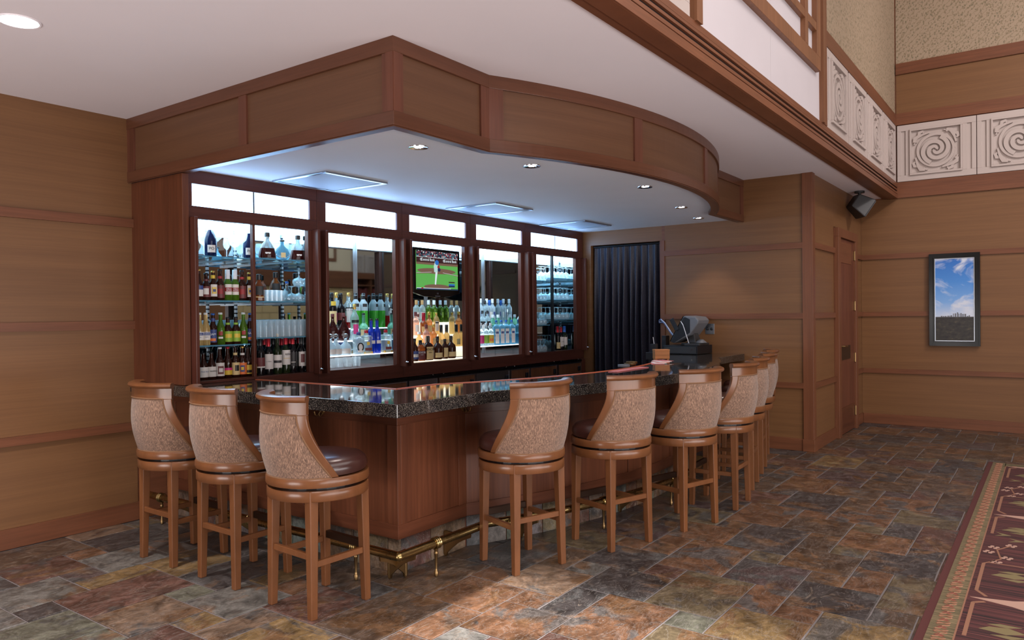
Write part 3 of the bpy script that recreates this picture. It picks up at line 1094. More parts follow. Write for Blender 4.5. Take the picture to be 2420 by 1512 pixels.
ys = [5.66, 5.56, 4.93, 4.84, 4.12, 4.03, 3.245, by_]
for a, b in zip(ys[::2], ys[1::2]):
    bar_stile((bx_, a), (bx_, b))
for a, b in zip(ys[1:-1:2], ys[2::2]):
    bar_panel((bx_, a), (bx_, b))
fe = arc_pts(BD)[0][0]
bar_stile((bx_ + 0.03, by_), (bx_ + 0.078, by_))
bar_panel((bx_ + 0.078, by_), (fe - 0.075, by_))
bar_stile((fe - 0.075, by_), (fe, by_))
a0, a1 = arc_ends(BD)
NS = 5
wst = 0.022
for i in range(NS + 1):
    am = a0 + (a1 - a0) * i / NS
    lo, hi_ = max(a0, am - wst / 2 - (0 if i else 0)), min(a1, am + wst / 2)
    if i == 0:
        lo, hi_ = a0, a0 + wst
    if i == NS:
        lo, hi_ = a1 - wst, a1
    MB().band(arc_pts(BD + 0.03, lo, hi_, 3), arc_pts(BD, lo, hi_, 3), 0.29, 0.885).build('stile', 'bar_wood', bar, bevel=0.002)
    if i < NS:
        nlo = hi_
        nam = a0 + (a1 - a0) * (i + 1) / NS
        nhi = nam - wst / 2 if i + 1 < NS else a1 - wst
        MB().band(arc_pts(BD + 0.03, nlo, nhi, 12), arc_pts(BD + 0.012, nlo, nhi, 12), 0.29, 0.885).build('panel', 'bar_wood', bar)
bar_panel((arc_pts(BD)[-1][0], by_), (8.53, by_))
# slate tiles round the foot of the bar
rb = random.Random(11)


def base_tile(poly_o, poly_i, n, col):
    o = MB().band(poly_i, poly_o, 0.0, 0.205).build('base_tile', 'slate', bar, bevel=0.002)
    c_ = lin(SLATE[col])
    o.color = tuple(min(1, v * rb.uniform(0.95, 1.2)) for v in c_[:3]) + (1,)


cols = ('tan', 'grey', 'brown', 'red', 'green', 'tan', 'rust', 'grey')
y = 5.66
i = 0
while y > by_ + 0.02:
    y2 = max(by_ + 0.004, y - 0.30)
    base_tile([(bx_ + 0.012, y - 0.003), (bx_ + 0.012, y2 + 0.003)], [(bx_ + 0.03, y - 0.003), (bx_ + 0.03, y2 + 0.003)], i, cols[(i * 3) % 8])
    y = y2 if y2 > by_ + 0.05 else 0
    i += 1
for x0, x1, col in ((bx_ + 0.012, bx_ + 0.30, 'red'), (bx_ + 0.30, fe, 'tan')):
    base_tile([(x0 + 0.003, by_ + 0.012), (x1 - 0.003, by_ + 0.012)], [(x0 + 0.003, by_ + 0.03), (x1 - 0.003, by_ + 0.03)], i, col)
na = 26
for i in range(na):
    lo, hi_ = a0 + (a1 - a0) * (i + 0.02) / na, a0 + (a1 - a0) * (i + 0.98) / na
    base_tile(arc_pts(BD + 0.012, lo, hi_, 3), arc_pts(BD + 0.03, lo, hi_, 3), i, cols[rb.randrange(8)])

# brass foot rail with collars, posts and brackets
fr = thing('foot_rail', 'polished brass foot rail running round the base of the bar', 'foot rail', (0, 0, 0))
RZ, RR, RD = 0.20, 0.0265, 0.072
rp = run(RD, y_back=5.60, x_end=8.50, n=36)
pth = []
for i in range(len(rp) - 1):
    a, b = Vector(rp[i]), Vector(rp[i + 1])
    pth.append(tuple(a))
pth.append(rp[-1])
MB().tube([(x, y, RZ) for x, y in [rp[0], (rp[1][0], rp[1][1])]], RR, 14).build('rail', 'brass', fr, smooth=True)
MB().tube([(x, y, RZ) for x, y in rp[1:]], RR, 14).build('rail', 'brass', fr, smooth=True)
MB().lathe([(0.001, -RR), (0.02, -0.018), (RR, -0.004), (RR, 0.004), (0.02, 0.018), (0.001, RR)], 14).build('elbow', 'brass', fr, smooth=True, loc=(rp[1][0], rp[1][1], RZ))
supports = [((BX0 + RD, 3.30), pi), ((BX0 + RD, 4.30), pi), ((BX0 + RD, 5.40), pi), ((3.30, BY0 + RD), -pi / 2), ((3.90, arc_pts(RD)[3][1]), -pi / 2)]
for am in (-104, -92, -80, -68):
    supports.append(((ACX + (AR - RD) * cos(rad(am)), ACY + (AR - RD) * sin(rad(am))), rad(am)))
brackets = [(BX0 + RD, 3.10, pi), (BX0 + RD, 4.55, pi), (BX0 + RD, 5.22, pi), (3.12, BY0 + RD, -pi / 2), (3.62, BY0 + RD, -pi / 2)]
for am in (-112, -98, -86, -74):
    brackets.append((ACX + (AR - RD) * cos(rad(am)), ACY + (AR - RD) * sin(rad(am)), rad(am)))
post_me = ring_me = br_me = None
for (x, y), a in supports:
    if post_me is None:
        p = MB().lathe([(0.004, 0.0), (0.010, 0.004), (0.013, 0.03), (0.009, 0.036), (0.007, 0.05), (0.0105, 0.13), (0.013, 0.135), (0.013, 0.145), (0.010, 0.15), (0.014, 0.165), (0.016, 0.18)], 10)
        p = p.build('post', 'old_brass', fr, smooth=True)
        m = MB()
        for q in (-0.015, 0.0, 0.015):
            m.tube([(q, RR * 1.12 * cos(t), RR * 1.12 * sin(t)) for t in [2 * pi * i / 16 for i in range(16)]], 0.0065, 6, closed=True)
        rg = m.build('collar', 'brass', fr, smooth=True)
        # scroll bracket: a pierced triangular plate from the rail back to the tiles
        b = MB()
        pts = [(-0.005, 0.172), (0.02, 0.168), (0.10, 0.16), (0.205, 0.165), (0.214, 0.158), (0.216, 0.02), (0.205, 0.0), (0.192, 0.005), (0.186, 0.028), (0.15, 0.06), (0.10, 0.10), (0.05, 0.128), (0.0, 0.148)]
        vs = [(x_, -0.006, z_) for x_, z_ in pts] + [(x_, 0.006, z_) for x_, z_ in pts]
        n_ = len(pts)
        b.add(vs, [tuple(range(n_)), tuple(range(2 * n_ - 1, n_ - 1, -1))] + [(i, n_ + i, n_ + (i + 1) % n_, (i + 1) % n_) for i in range(n_)])
        b.tube([(0.145 + 0.024 * cos(t), 0, 0.122 + 0.024 * sin(t)) for t in [2 * pi * i / 12 for i in range(12)]], 0.006, 6, closed=True)
        b.tube([(0.203, 0, 0.01), (0.203, 0, 0.10), (0.2, 0, 0.155)], 0.008, 6)
        bk = b.build('bracket', 'old_brass', fr)
        post_me, ring_me, br_me = p.data, rg.data, bk.data
    else:
        p, rg, bk = (bpy.data.objects.new(nm, me) for nm, me in (('post', post_me), ('collar', ring_me), ('bracket', br_me)))
        for o in (p, rg, bk):
            C.objects.link(o)
            o.parent = fr
    p.location = (x, y, 0.0)
    rg.location = (x, y, RZ)
    rg.rotation_euler = (0, 0, a + pi / 2)
    bx2, by2, ba = brackets.pop(0)
    bk.location = (bx2, by2, 0.0)
    bk.rotation_euler = (0, 0, ba + pi)

# brass coat hooks under the counter edge
hk = thing('coat_hook', 'hook', 'coat hook', (0, 0, 0), 0, 'brass coat hooks under the counter')
MB().lathe([(0.018, 0.0), (0.018, 0.003), (0.012, 0.006)], 12, aspect=1.6).build('plate', 'old_brass', hk, rot=(pi / 2, 0, 0))
MB().tube([(0, -0.004, 0.01), (0, -0.02, 0.0), (0, -0.035, -0.02), (0, -0.05, -0.03), (0, -0.066, -0.022), (0, -0.072, -0.002)], [0.006, 0.006, 0.0055, 0.005, 0.005, 0.006], 8).build('long_hook', 'old_brass', hk, smooth=True)
MB().tube([(0, -0.004, -0.02), (0, -0.018, -0.036), (0, -0.03, -0.034), (0, -0.035, -0.022)], 0.005, 8).build('short_hook', 'old_brass', hk, smooth=True)
bpy.context.view_layer.update()
aa = rad(-76)
for i, (x, y, a, w) in enumerate(((bx_, 3.82, -pi / 2, 'beside the third stool of the short side'), (fe - 0.03, by_, 0, 'beside the bend in the front'),
                                  (ACX + (AR - BD) * cos(aa), ACY + (AR - BD) * sin(aa), aa + pi / 2, 'between two stools of the curved front'))):
    o = hk if i == 0 else copy_tree(hk)
    o.location = (x, y, 0.935)
    o.rotation_euler = (0, 0, a)
    o['label'] = 'small brass coat hook under the counter edge ' + w

# ------------------------------------------------------------------ back bar: five display cabinets side by side
YC, YM = 5.01, 5.60           # face plane, mirror plane
DZ0, DZ1 = 1.075, 2.253       # opening
BAYS = [  # x0, x1, opening x0, x1, mullion, word, transom x0,x1
    (2.972, 4.158, 3.074, 4.064, 3.547, 'beer and wine', (3.034, 4.084)),
    (4.158, 5.174, 4.258, 5.080, None, 'green liqueur', (4.254, 5.106)),
    (5.174, 6.200, 5.304, 6.103, None, 'television', (5.276, 6.127)),
    (6.200, 7.228, 6.330, 7.128, None, 'gin and vodka', (6.304, 7.157)),
    (7.228, 8.540, 7.450, 8.359, 7.822, 'glassware', (7.340, 8.411))]
cabs = []
for bi, (x0, x1, o0, o1, mull, word, (t0, t1)) in enumerate(BAYS):
    cb = thing('display_cabinet', 'dark cherry display cabinet with lit transom, holding ' +
               ('beer and wine bottles', 'green liqueur and clear tequila', 'the television above whisky', 'gin and vodka bottles', 'rows of glasses')[bi],
               'display cabinet', (x0, YC, 0), 0, 'back bar display cabinets')
    cabs.append(cb)
    L = lambda x: x - x0

    def cbox(name, mat, a, ya, za, b, yb, zb, parent=cb, bevel=0):
        return MB().box(L(a), ya - YC, za, L(b), yb - YC, zb).build(name, mat, parent, bevel=bevel)
    e = 0.0015
    for a, za, b, zb in ((x0 + e, DZ0, o0, DZ1), (o1, DZ0, x1 - e, DZ1), (x0 + e, 2.343, t0, 2.502), (t1, 2.343, x1 - e, 2.502)):
        cbox('stile', 'cabinet_wood', a, YC, za, b, YC + 0.045, zb, bevel=0.002)
    cbox('top_rail', 'cabinet_rail', x0 + e, YC, 2.502, x1 - e, YC + 0.045, 2.60, bevel=0.002)
    cbox('middle_rail', 'cabinet_rail', x0 + e, YC, DZ1, x1 - e, YC + 0.045, 2.343, bevel=0.002)
    cbox('bottom_rail', 'cabinet_rail', x0 + e if bi else 3.56, YC, 0.95, x1 - e, YC + 0.045, DZ0, bevel=0.002)
    if bi == 0:
        cbox('sill_rail', 'cabinet_rail', x0 + e, YC, 1.058, 3.559, YC + 0.045, DZ0)
    if bi in (0, 4):
        cbox('pane_joint', 'dark_plastic', (t0 + t1) / 2 - 0.006 + (0.0 if bi == 0 else 0.02), YC + 0.018, 2.343, (t0 + t1) / 2 + 0.006 + (0.0 if bi == 0 else 0.02), YC + 0.034, 2.502)
        tm = (t0 + t1) / 2 + (0.0 if bi == 0 else 0.02)
        cbox('transom_pane', 'transom_glow', t0, YC + 0.02, 2.343, tm - 0.005, YC + 0.03, 2.502)
        cbox('transom_pane', 'transom_glow', tm + 0.005, YC + 0.02, 2.343, t1, YC + 0.03, 2.502)
    else:
        cbox('transom_pane', 'transom_glow', t0, YC + 0.02, 2.343, t1, YC + 0.03, 2.502)
    cbox('light_panel', 'cabinet_glow', o0 - 0.035, YC + 0.05, DZ1 + 0.012, o1 + 0.035, YM - 0.004, DZ1 + 0.022)
    cbox('mirror', 'mirror', x0 + 0.001, YM, DZ0, x1 - 0.001, YM + 0.01, DZ1 + 0.03)
    for sx in ((o0 - 0.046, o0 - 0.036), (o1 + 0.036, o1 + 0.046)):
        cbox('side_panel', 'mirror', sx[0], YC + 0.05, 1.058, sx[1], YM + 0.03, DZ1 + 0.03)
    cbox('cabinet_floor', 'cabinet_rail', x0 + 0.006, YC + 0.046, DZ0 - 0.017, x1 - 0.006, YM, DZ0)
    cbox('cabinet_top', 'cabinet_rail', x0 + 0.02, YC + 0.046, DZ1 + 0.03, x1 - 0.02, YM + 0.03, DZ1 + 0.05)
    # folded-back doors at both sides of the opening, seen edge-on, with a lock
    for a in ((x0 + 0.035, x0 + 0.063), (x1 - 0.052, x1 - 0.024)):
        dr = cbox('folded_door', 'cabinet_wood', a[0], YC - 0.072, 1.058, a[1], YC, DZ1 + 0.005, bevel=0.004)
        if a[0] > x0 + 0.2:
            lk = MB().lathe([(0.012, 0.0), (0.014, 0.004), (0.012, 0.012), (0.006, 0.02), (0.004, 0.03)], 12)
            lk.build('lock', 'chrome', dr, smooth=True, loc=(L(a[0]) + 0.014, -0.072, 1.10), rot=(pi / 2, 0, 0))
    if mull:
        cbox('mullion', 'cabinet_wood' if bi == 0 else 'black_plastic', mull - 0.011, YC + 0.005, DZ0, mull + 0.011, YC + 0.04, DZ1, bevel=0.002)
    for sx in ([o0 + 0.22, o0 + 0.44, o0 + 0.70, o0 + 0.88] if bi == 0 else [mull + 0.06] if bi == 4 else [o1 + 0.027]):
        cbox('shelf_standard' if bi in (0, 4) else 'mirror_strip', 'slotted_steel' if bi in (0, 4) else 'steel', sx - 0.008, YM - 0.012, DZ0, sx + 0.008, YM, DZ1 + 0.012)
    if bi == 0:
        cbox('end_panel', 'bar_wood', x0 - 0.02, YC - 0.002, 1.058, x0 + 0.004, 5.695, SB - 0.004)
        cbox('end_post', 'bar_wood', x0 - 0.02, YC - 0.012, 1.058, x0 + 0.03, YC + 0.0, SB - 0.004, bevel=0.002)
        cbox('lower_panel', 'cabinet_wood', 3.56, YC, 0, x1 - e, YC + 0.03, 0.948)
    if bi == 4:
        cbox('end_panel', 'cabinet_wood', 8.44, YC - 0.02, 0, x1, YC + 0.04, 0.948)
    # glass shelves
    if bi in (0, 4):
        for a, b, zz in (((o0 - 0.02, mull - 0.012, z) for z in ((1.995, 1.665, 1.332) if bi == 0 else (1.945, 1.699, 1.404))),
                         ((mull + 0.012, o1 + 0.02, z) for z in ((2.003, 1.663, 1.375) if bi == 0 else (1.987, 1.716, 1.468)))):
            pass
        for a, b, zs_ in ((o0 - 0.02, mull - 0.012, (1.995, 1.665, 1.332) if bi == 0 else (1.945, 1.699, 1.404)),
                          (mull + 0.012, o1 + 0.02, (2.003, 1.663, 1.375) if bi == 0 else (1.987, 1.716, 1.468))):
            for z in zs_:
                sh = cbox('glass_shelf', 'shelf_glass', a, YC + 0.055, z - 0.009, b, YM - 0.015, z)
                MB().box(L(a), 0.053, z - 0.0095, L(b), 0.056, z + 0.0005).build('shelf_edge', 'green_edge' if 'green_edge' in MAT else 'sky_glass', sh)
                for q in (a + 0.12, b - 0.12):
                    MB().box(L(q) - 0.004, 0.08, z - 0.022, L(q) + 0.004, YM - YC - 0.012, z - 0.009).build('shelf_bracket', 'steel', sh)
    else:
        glow = 'step_glow_warm' if bi == 2 else 'step_glow'
        if bi == 2:
            steps = ((5.08, 5.18, 1.085), (5.19, 5.28, 1.20), (5.29, 5.38, 1.33), (5.39, 5.48, 1.46))
        else:
            steps = ((5.07, 5.22, 1.19), (5.23, 5.36, 1.31), (5.37, 5.49, 1.42))
        for si, (ya, yb, z) in enumerate(steps):
            cbox('lit_step', glow, o0 - 0.03, ya, z - 0.008, o1 + 0.03, yb, z)
            if si:
                cbox('lit_riser', glow, o0 - 0.03, yb - 0.006 if si else ya, steps[si - 1][2], o1 + 0.03, yb, z - 0.009) if bi == 2 else cbox('clear_riser', 'clear_glass', o0 - 0.03, ya, steps[si - 1][2], o1 + 0.03, ya + 0.004, z - 0.009)
            else:
                if bi != 2:
                    for q in (o0 + 0.06, (o0 + o1) / 2, o1 - 0.06):
                        cbox('step_leg', 'clear_glass', q - 0.006, ya + 0.02, DZ0, q + 0.006, ya + 0.03, z - 0.008)

# under-counter coolers below the cabinets
UNITS = ((4.60, 5.632, ((4.63, 5.19, 'wood'), (5.215, 5.622, 'steel'))), (5.634, 6.858, ((5.645, 6.228, 'wood'), (6.24, 6.85, 'steel'))),
         (6.860, 7.855, ((6.868, 7.245, 'wood'), (7.258, 7.846, 'wood'))), (7.857, 8.436, ((7.868, 8.43, 'wood'),)))
for ui, (a, b, doors) in enumerate(UNITS):
    w = ('nearest the beer cabinet', 'below the television cabinet', 'below the gin cabinet', 'next to the curtain')[ui]
    co = thing('bar_cooler', 'low black bar cooler behind the counter, ' + w, 'cooler', (a, 4.99, 0), 0, 'bar coolers under the display cabinets')
    MB().box(0, 0.02, 0.08, b - a, 0.40, 0.918).build('body', 'black_plastic', co)
    MB().box(0, -0.012, 0.922, b - a, 0.02, 0.945).build('top_strip', 'black_gloss', co, bevel=0.002)
    for c0, c1, kind in doors:
        d = MB().box(c0 - a, 0.0, 0.12, c1 - a, 0.018, 0.908).build('door', 'cooler_wood' if kind == 'wood' else 'steel', co)
        fm = MB()
        for p in ((c0, 0.12, c1, 0.128), (c0, 0.902, c1, 0.912), (c0, 0.128, c0 + 0.008, 0.902), (c1 - 0.008, 0.128, c1, 0.902)):
            fm.box(p[0] - a, -0.008, p[1], p[2] - a, 0.0, p[3])
        fm.build('door_frame', 'steel', d)
        MB().box(c1 - a - 0.09, -0.025, 0.80, c1 - a - 0.05, -0.008, 0.86).build('handle', 'black_plastic', d, bevel=0.004)
    for q in (0.08, b - a - 0.08):
        hg = MB().lathe([(0.008, 0), (0.008, 0.012)], 8).build('hinge', 'chrome', co, loc=(q, -0.008, 0.945))

# ------------------------------------------------------------------ television in the third cabinet
TVX, TVY = 5.715, 5.05
tv = thing('television', 'flat black television showing a baseball game above the whisky bottles', 'television', (TVX, TVY, 1.70))
tv.rotation_euler = (0, 0, rad(3))
hw = 0.375
case = MB()
pts = [(-hw, 0.06), (-0.2, 0.022), (0, 0.012), (0.2, 0.022), (hw, 0.06)]
o_ = [(x, 0.0, z) for x, z in pts] + [(hw, 0.0, 0.505), (-hw, 0.0, 0.505)]
i_ = [(x * 0.98, 0.07, z + 0.01) for x, z in pts] + [(hw * 0.98, 0.07, 0.49), (-hw * 0.98, 0.07, 0.49)]
n_ = len(o_)
case.add(o_ + i_, [tuple(range(n_)), tuple(range(2 * n_ - 1, n_ - 1, -1))] + [(i, n_ + i, n_ + (i + 1) % n_, (i + 1) % n_) for i in range(n_)])
case.build('casing', 'black_gloss', tv, bevel=0.006)
MB().box(-0.2, 0.07, 0.12, 0.2, 0.11, 0.42).build('back_housing', 'black_plastic', tv)
MB().tube([(0, 0.10, 0.3), (0, 0.52, 0.3)], 0.03).build('mount_arm', 'dark_plastic', tv)
SW, SX0, SZ0, SZ1 = 0.335, -0.335, 0.092, 0.475


def emat(name, c, e=0.9):
    k = N(name, 0.6)
    k.base((0, 0, 0, 1))
    k.emit(lin(c), e)
    MAT[name] = k.m


for nm, c in (('tv_green', (96, 178, 84)), ('tv_dirt', (122, 92, 76)), ('tv_wall', (58, 26, 28)), ('tv_white', (226, 238, 244)), ('tv_blue', (40, 110, 196)), ('tv_navy', (26, 40, 84)), ('tv_red', (160, 34, 44)), ('tv_pale', (190, 224, 220)), ('tv_skin', (120, 76, 64))):
    emat(nm, c)
k = N('tv_crowd', 0.6)
k.base((0, 0, 0, 1))
v = k.coords((1, 1, 1))
vo = k.n('TexVoronoi')
vo.inputs['Scale'].default_value = 95
k.l(v, vo.inputs['Vector'])
cc = k.ramp(vo.outputs['Color'], ((0.25, lin((24, 34, 52))), (0.45, lin((60, 110, 130))), (0.6, lin((160, 50, 60))), (0.75, lin((220, 236, 236)))), 'CONSTANT')
k.emit(cc, 0.8)
MAT['tv_crowd'] = k.m
scr = MB().box(-SW, -0.004, SZ0, SW, 0.0, SZ1).build('screen', 'tv_green', tv)
lay = [0.0045]


def flat(mat, pts, name='picture_shape'):
    """a flat printed shape of the screen picture; u 0..1 across, w 0..1 up"""
    y = -lay[0]
    lay[0] += 0.00025
    MB().add([(-SW + u * 2 * SW, y, SZ0 + w * (SZ1 - SZ0)) for u, w in pts], [tuple(range(len(pts)))]).build(name, mat, scr)
    return y


def ell(u, w, a, b, n=24):
    return [(u + a * cos(2 * pi * i / n), w + b * sin(2 * pi * i / n)) for i in range(n)]


flat('tv_crowd', [(0, 0.84), (1, 0.84), (1, 1), (0, 1)])
flat('tv_white', [(0, 0.835), (1, 0.835), (1, 0.845), (0, 0.845)])
flat('tv_wall', [(0, 0.70), (1, 0.70), (1, 0.835), (0, 0.835)])
flat('tv_dirt', [(0, 0.645), (1, 0.645), (1, 0.705), (0, 0.70)])
flat('tv_dirt', ell(0.48, 0.49, 0.46, 0.075))
flat('tv_dirt', [(0, 0.40), (0.25, 0.42), (0.5, 0.45), (0.8, 0.42), (1, 0.38), (1, 0.41), (0.75, 0.46), (0.25, 0.46), (0, 0.43)])
flat('tv_white', [(0, 0.415), (0.35, 0.455), (0.35, 0.462), (0, 0.422)])
flat('tv_white', [(0.62, 0.455), (1.0, 0.395), (1.0, 0.402), (0.62, 0.462)])
flat('tv_dirt', ell(0.48, 0.08, 0.31, 0.065))
flat('tv_white', [(0, 0.03), (0.82, 0.03), (0.82, 0.045), (0, 0.045)])
flat('tv_navy', [(0, 0.0), (1, 0.0), (1, 0.03), (0, 0.03)])
flat('tv_red', ell(0.13, 0.035, 0.025, 0.02, 10))
flat('tv_white', [(0.42, 0.14), (0.45, 0.13), (0.49, 0.47), (0.44, 0.47)])
flat('tv_pale', [(0.41, 0.46), (0.49, 0.46), (0.50, 0.70), (0.43, 0.74), (0.40, 0.62)])
flat('tv_blue', ell(0.475, 0.715, 0.045, 0.065, 16))
flat('tv_red', ell(0.515, 0.60, 0.03, 0.045, 12))
flat('tv_navy', ell(0.525, 0.53, 0.035, 0.05, 12))
flat('tv_wall', [(0.76, 0.195), (0.91, 0.195), (0.91, 0.225), (0.76, 0.225)])
flat('tv_blue', [(0.76, 0.125), (0.91, 0.125), (0.91, 0.165), (0.76, 0.165)])
flat('tv_navy', [(0.76, 0.08), (0.91, 0.08), (0.91, 0.124), (0.76, 0.124)])
yt = -lay[0] - 0.0006
for body, u, w, s, mt in (('Central Bank', 0.26, 0.772, 0.040, 'tv_white'), ('Central Bank', 0.80, 0.772, 0.040, 'tv_white')):
    text(body, s, mt, scr, (-SW + u * 2 * SW, yt, SZ0 + w * (SZ1 - SZ0)))
for u in (0.105, 0.645):
    flat('tv_white', ell(u, 0.772, 0.022, 0.038, 14))
    flat('tv_wall', ell(u, 0.772, 0.012, 0.022, 12))
text('LG', 0.022, 'grey_plastic', tv, (0, -0.0015, 0.055))
MB().box(-0.04, -0.002, 0.026, 0.04, 0.0, 0.032).build('lamp_bar', 'grey_plastic', tv)
MB().box(5.31 - TVX, -0.02, 2.235 - 1.70, 6.09 - TVX, 0.0, 2.25 - 1.70).build('light_tube', 'transom_glow', cabs[2]).location = (TVX - 5.174, 0.06, 1.70)

# ------------------------------------------------------------------ bottles and glasses
ORD = ('first', 'second', 'third', 'fourth', 'fifth', 'sixth', 'seventh', 'eighth', 'ninth', 'tenth', 'eleventh', 'twelfth', 'thirteenth', 'fourteenth', 'fifteenth', 'sixteenth')


def wrap(r, z0, z1, half, seg=8, sq=None, aspect=1.0, lift=0.0008):
    """a label on the front (-Y) of a bottle"""
    m = MB()
    vs = []
    for z in (z0, z1):
        for i in range(seg + 1):
            a = -pi / 2 - half + 2 * half * i / seg
            x, y = cos(a), sin(a)
            if sq:
                q = (abs(x) ** sq + abs(y) ** sq) ** (-1 / sq)
                x, y = x * q, y * q
            vs.append(((r + lift) * x, (r * aspect + lift) * y, z))
    m.add(vs, [(i, i + 1, seg + 2 + i, seg + 1 + i) for i in range(seg)])
    return m


PROTO = {}


def bottle(key, name, cat, body, mat, labels=(), cap=None, sq=None, aspect=1.0, seg=16, fill=None, extra=None, words=()):
    """body: (r, z) profile; labels: (material, z0, z1, half angle); cap: (material, r, z0, z1); fill: (material, profile) drink inside clear glass"""
    t = thing(name, 'x', cat, (0, 0, -50))
    MB().lathe(body, seg, sq=sq, aspect=aspect).build('glass_body', mat, t, smooth=True)
    if fill:
        MB().lathe(fill[1], seg, sq=sq, aspect=aspect).build('drink', fill[0], t, smooth=True)
    for lm, z0, z1, half in labels:
        r = body[1][0]
        # radius of the profile at the middle of the label
        zm = (z0 + z1) / 2
        for (r0, za), (r1, zb) in zip(body, body[1:]):
            if za <= zm <= zb and zb > za:
                r = max(r0, r1) if z1 - z0 > 0.03 else r0 + (r1 - r0) * (zm - za) / (zb - za) + 0.001
        wrap(r, z0, z1, half, sq=sq, aspect=aspect).build('label', lm, t, smooth=True)
    if cap:
        cm, cr, c0, c1 = cap[:4]
        MB().lathe([(cr, c0), (cr, c1 - 0.003), (cr * 0.85, c1)], 12).build('cap', cm, t, smooth=True)
    for w, size, mt, zt, rt_ in words:
        text(w, size, mt, t, (0, -rt_ - 0.0016, zt))
    if extra:
        extra(t)
    PROTO[key] = t
    return t


def longneck(h=0.228, r=0.0305):
    return [(r * 0.9, 0.0), (r, 0.004), (r, h * 0.50), (r * 0.96, h * 0.56), (r * 0.62, h * 0.67), (r * 0.44, h * 0.76), (r * 0.40, h * 0.965), (r * 0.46, h * 0.97), (r * 0.46, h * 0.985)]


def wine(h=0.30, r=0.0375):
    return [(r * 0.9, 0.0), (r, 0.004), (r, h * 0.58), (r * 0.94, h * 0.63), (r * 0.6, h * 0.70), (r * 0.40, h * 0.76), (r * 0.37, h * 0.97), (r * 0.42, h * 0.975), (r * 0.42, h)]


def spirit(h=0.30, r=0.04, sh=0.62, nk=0.36, top=0.93):
    return [(r * 0.9, 0.0), (r, 0.005), (r, h * sh), (r * 0.9, h * (sh + 0.06)), (r * 0.55, h * (sh + 0.13)), (r * nk, h * (sh + 0.18)), (r * nk, h * top), (r * nk * 1.15, h * top + 0.002), (r * nk * 1.15, h * 0.95)]


R_ = 0.0305
beer = longneck()
# beers of the first cabinet
bottle('b_partial', 'beer_bottle', 'bottle', beer, 'brown_glass', (('paper_white', 0.03, 0.11, 1.3), ('paper_blue', 0.08, 0.11, 1.32)), ('foil_gold', 0.0145, 0.218, 0.230))
bottle('b_maroon', 'beer_bottle', 'bottle', longneck(0.20, 0.034), 'brown_glass', (('paper_maroon', 0.025, 0.105, 1.3), ('paper_white', 0.045, 0.09, 0.55), ('paper_maroon', 0.142, 0.158, 1.5)), ('foil_black', 0.0165, 0.19, 0.205))
bottle('b_bluestar', 'beer_bottle', 'bottle', longneck(0.22, 0.033), 'brown_glass', (('paper_white', 0.03, 0.12, 0.75), ('paper_yellow', 0.05, 0.10, 0.5), ('paper_blue', 0.065, 0.085, 0.3), ('paper_yellow', 0.165, 0.19, 1.6)), ('foil_gold', 0.0155, 0.21, 0.222))
bottle('b_red', 'beer_bottle', 'bottle', longneck(0.235, 0.033), 'brown_glass', (('paper_maroon', 0.02, 0.115, 1.35), ('paper_red', 0.05, 0.09, 0.6), ('paper_red', 0.16, 0.185, 1.6)), ('foil_black', 0.016, 0.225, 0.237))
bottle('b_foil', 'beer_bottle', 'bottle', longneck(0.235, 0.033), 'green_glass', (('paper_white', 0.045, 0.125, 0.8), ('paper_red', 0.07, 0.10, 0.85)), ('foil_white', 0.0185, 0.165, 0.237), words=(('ARTOIS', 0.012, 'foil_white', 0.078, 0.034), ('STELLA', 0.012, 'foil_white', 0.09, 0.034)))
bottle('b_clear', 'beer_bottle', 'bottle', longneck(0.24, 0.0315), 'honey', (('paper_white', 0.04, 0.10, 1.2), ('paper_blue', 0.075, 0.095, 1.0)), ('foil_white', 0.0145, 0.228, 0.242), words=(('Corona', 0.014, 'foil_white', 0.085, 0.032), ('Extra', 0.012, 'paper_blue', 0.062, 0.032)))
bottle('b_navy', 'beer_bottle', 'bottle', longneck(0.235, 0.032), 'brown_glass', (('paper_blue', 0.02, 0.115, 0.9), ('paper_orange', 0.03, 0.05, 0.6), ('paper_blue', 0.175, 0.20, 1.6)), ('foil_blue', 0.015, 0.224, 0.237), words=(('SAM', 0.022, 'foil_white', 0.08, 0.033),))
bottle('b_green', 'beer_bottle', 'bottle', longneck(0.24, 0.032), 'green_glass', (('paper_red', 0.07, 0.10, 0.45), ('paper_white', 0.045, 0.06, 0.5)), ('foil_white', 0.0148, 0.228, 0.242))
bottle('b_pale', 'beer_bottle', 'bottle', longneck(0.205, 0.034), 'brown_glass', (('paper_green', 0.02, 0.10, 1.35), ('paper_yellow', 0.05, 0.08, 0.7), ('paper_green', 0.145, 0.165, 1.6)), ('foil_black', 0.0165, 0.195, 0.208))
bottle('b_white', 'beer_bottle', 'bottle', longneck(0.20, 0.034), 'brown_glass', (('paper_white', 0.02, 0.095, 1.35),), ('foil_black', 0.0165, 0.19, 0.203), words=(('PALE ALE', 0.0135, 'paper_blue', 0.062, 0.036),))
bottle('b_white2', 'beer_bottle', 'bottle', longneck(0.20, 0.034), 'brown_glass', (('paper_white', 0.02, 0.095, 1.35),), ('foil_black', 0.0165, 0.19, 0.203), words=(('MAXIMUS', 0.0135, 'paper_black', 0.062, 0.036),))
bottle('b_ring', 'beer_bottle', 'bottle', longneck(0.235, 0.033), 'brown_glass', (('paper_white', 0.02, 0.12, 1.35), ('paper_maroon', 0.035, 0.095, 0.7), ('paper_white', 0.05, 0.08, 0.45)), ('foil_white', 0.0158, 0.224, 0.237))
bottle('b_orange', 'beer_bottle', 'bottle', longneck(0.235, 0.033), 'brown_glass', (('paper_yellow', 0.025, 0.075, 1.3), ('paper_pink', 0.06, 0.078, 1.31)), ('foil_red', 0.0158, 0.224, 0.237))
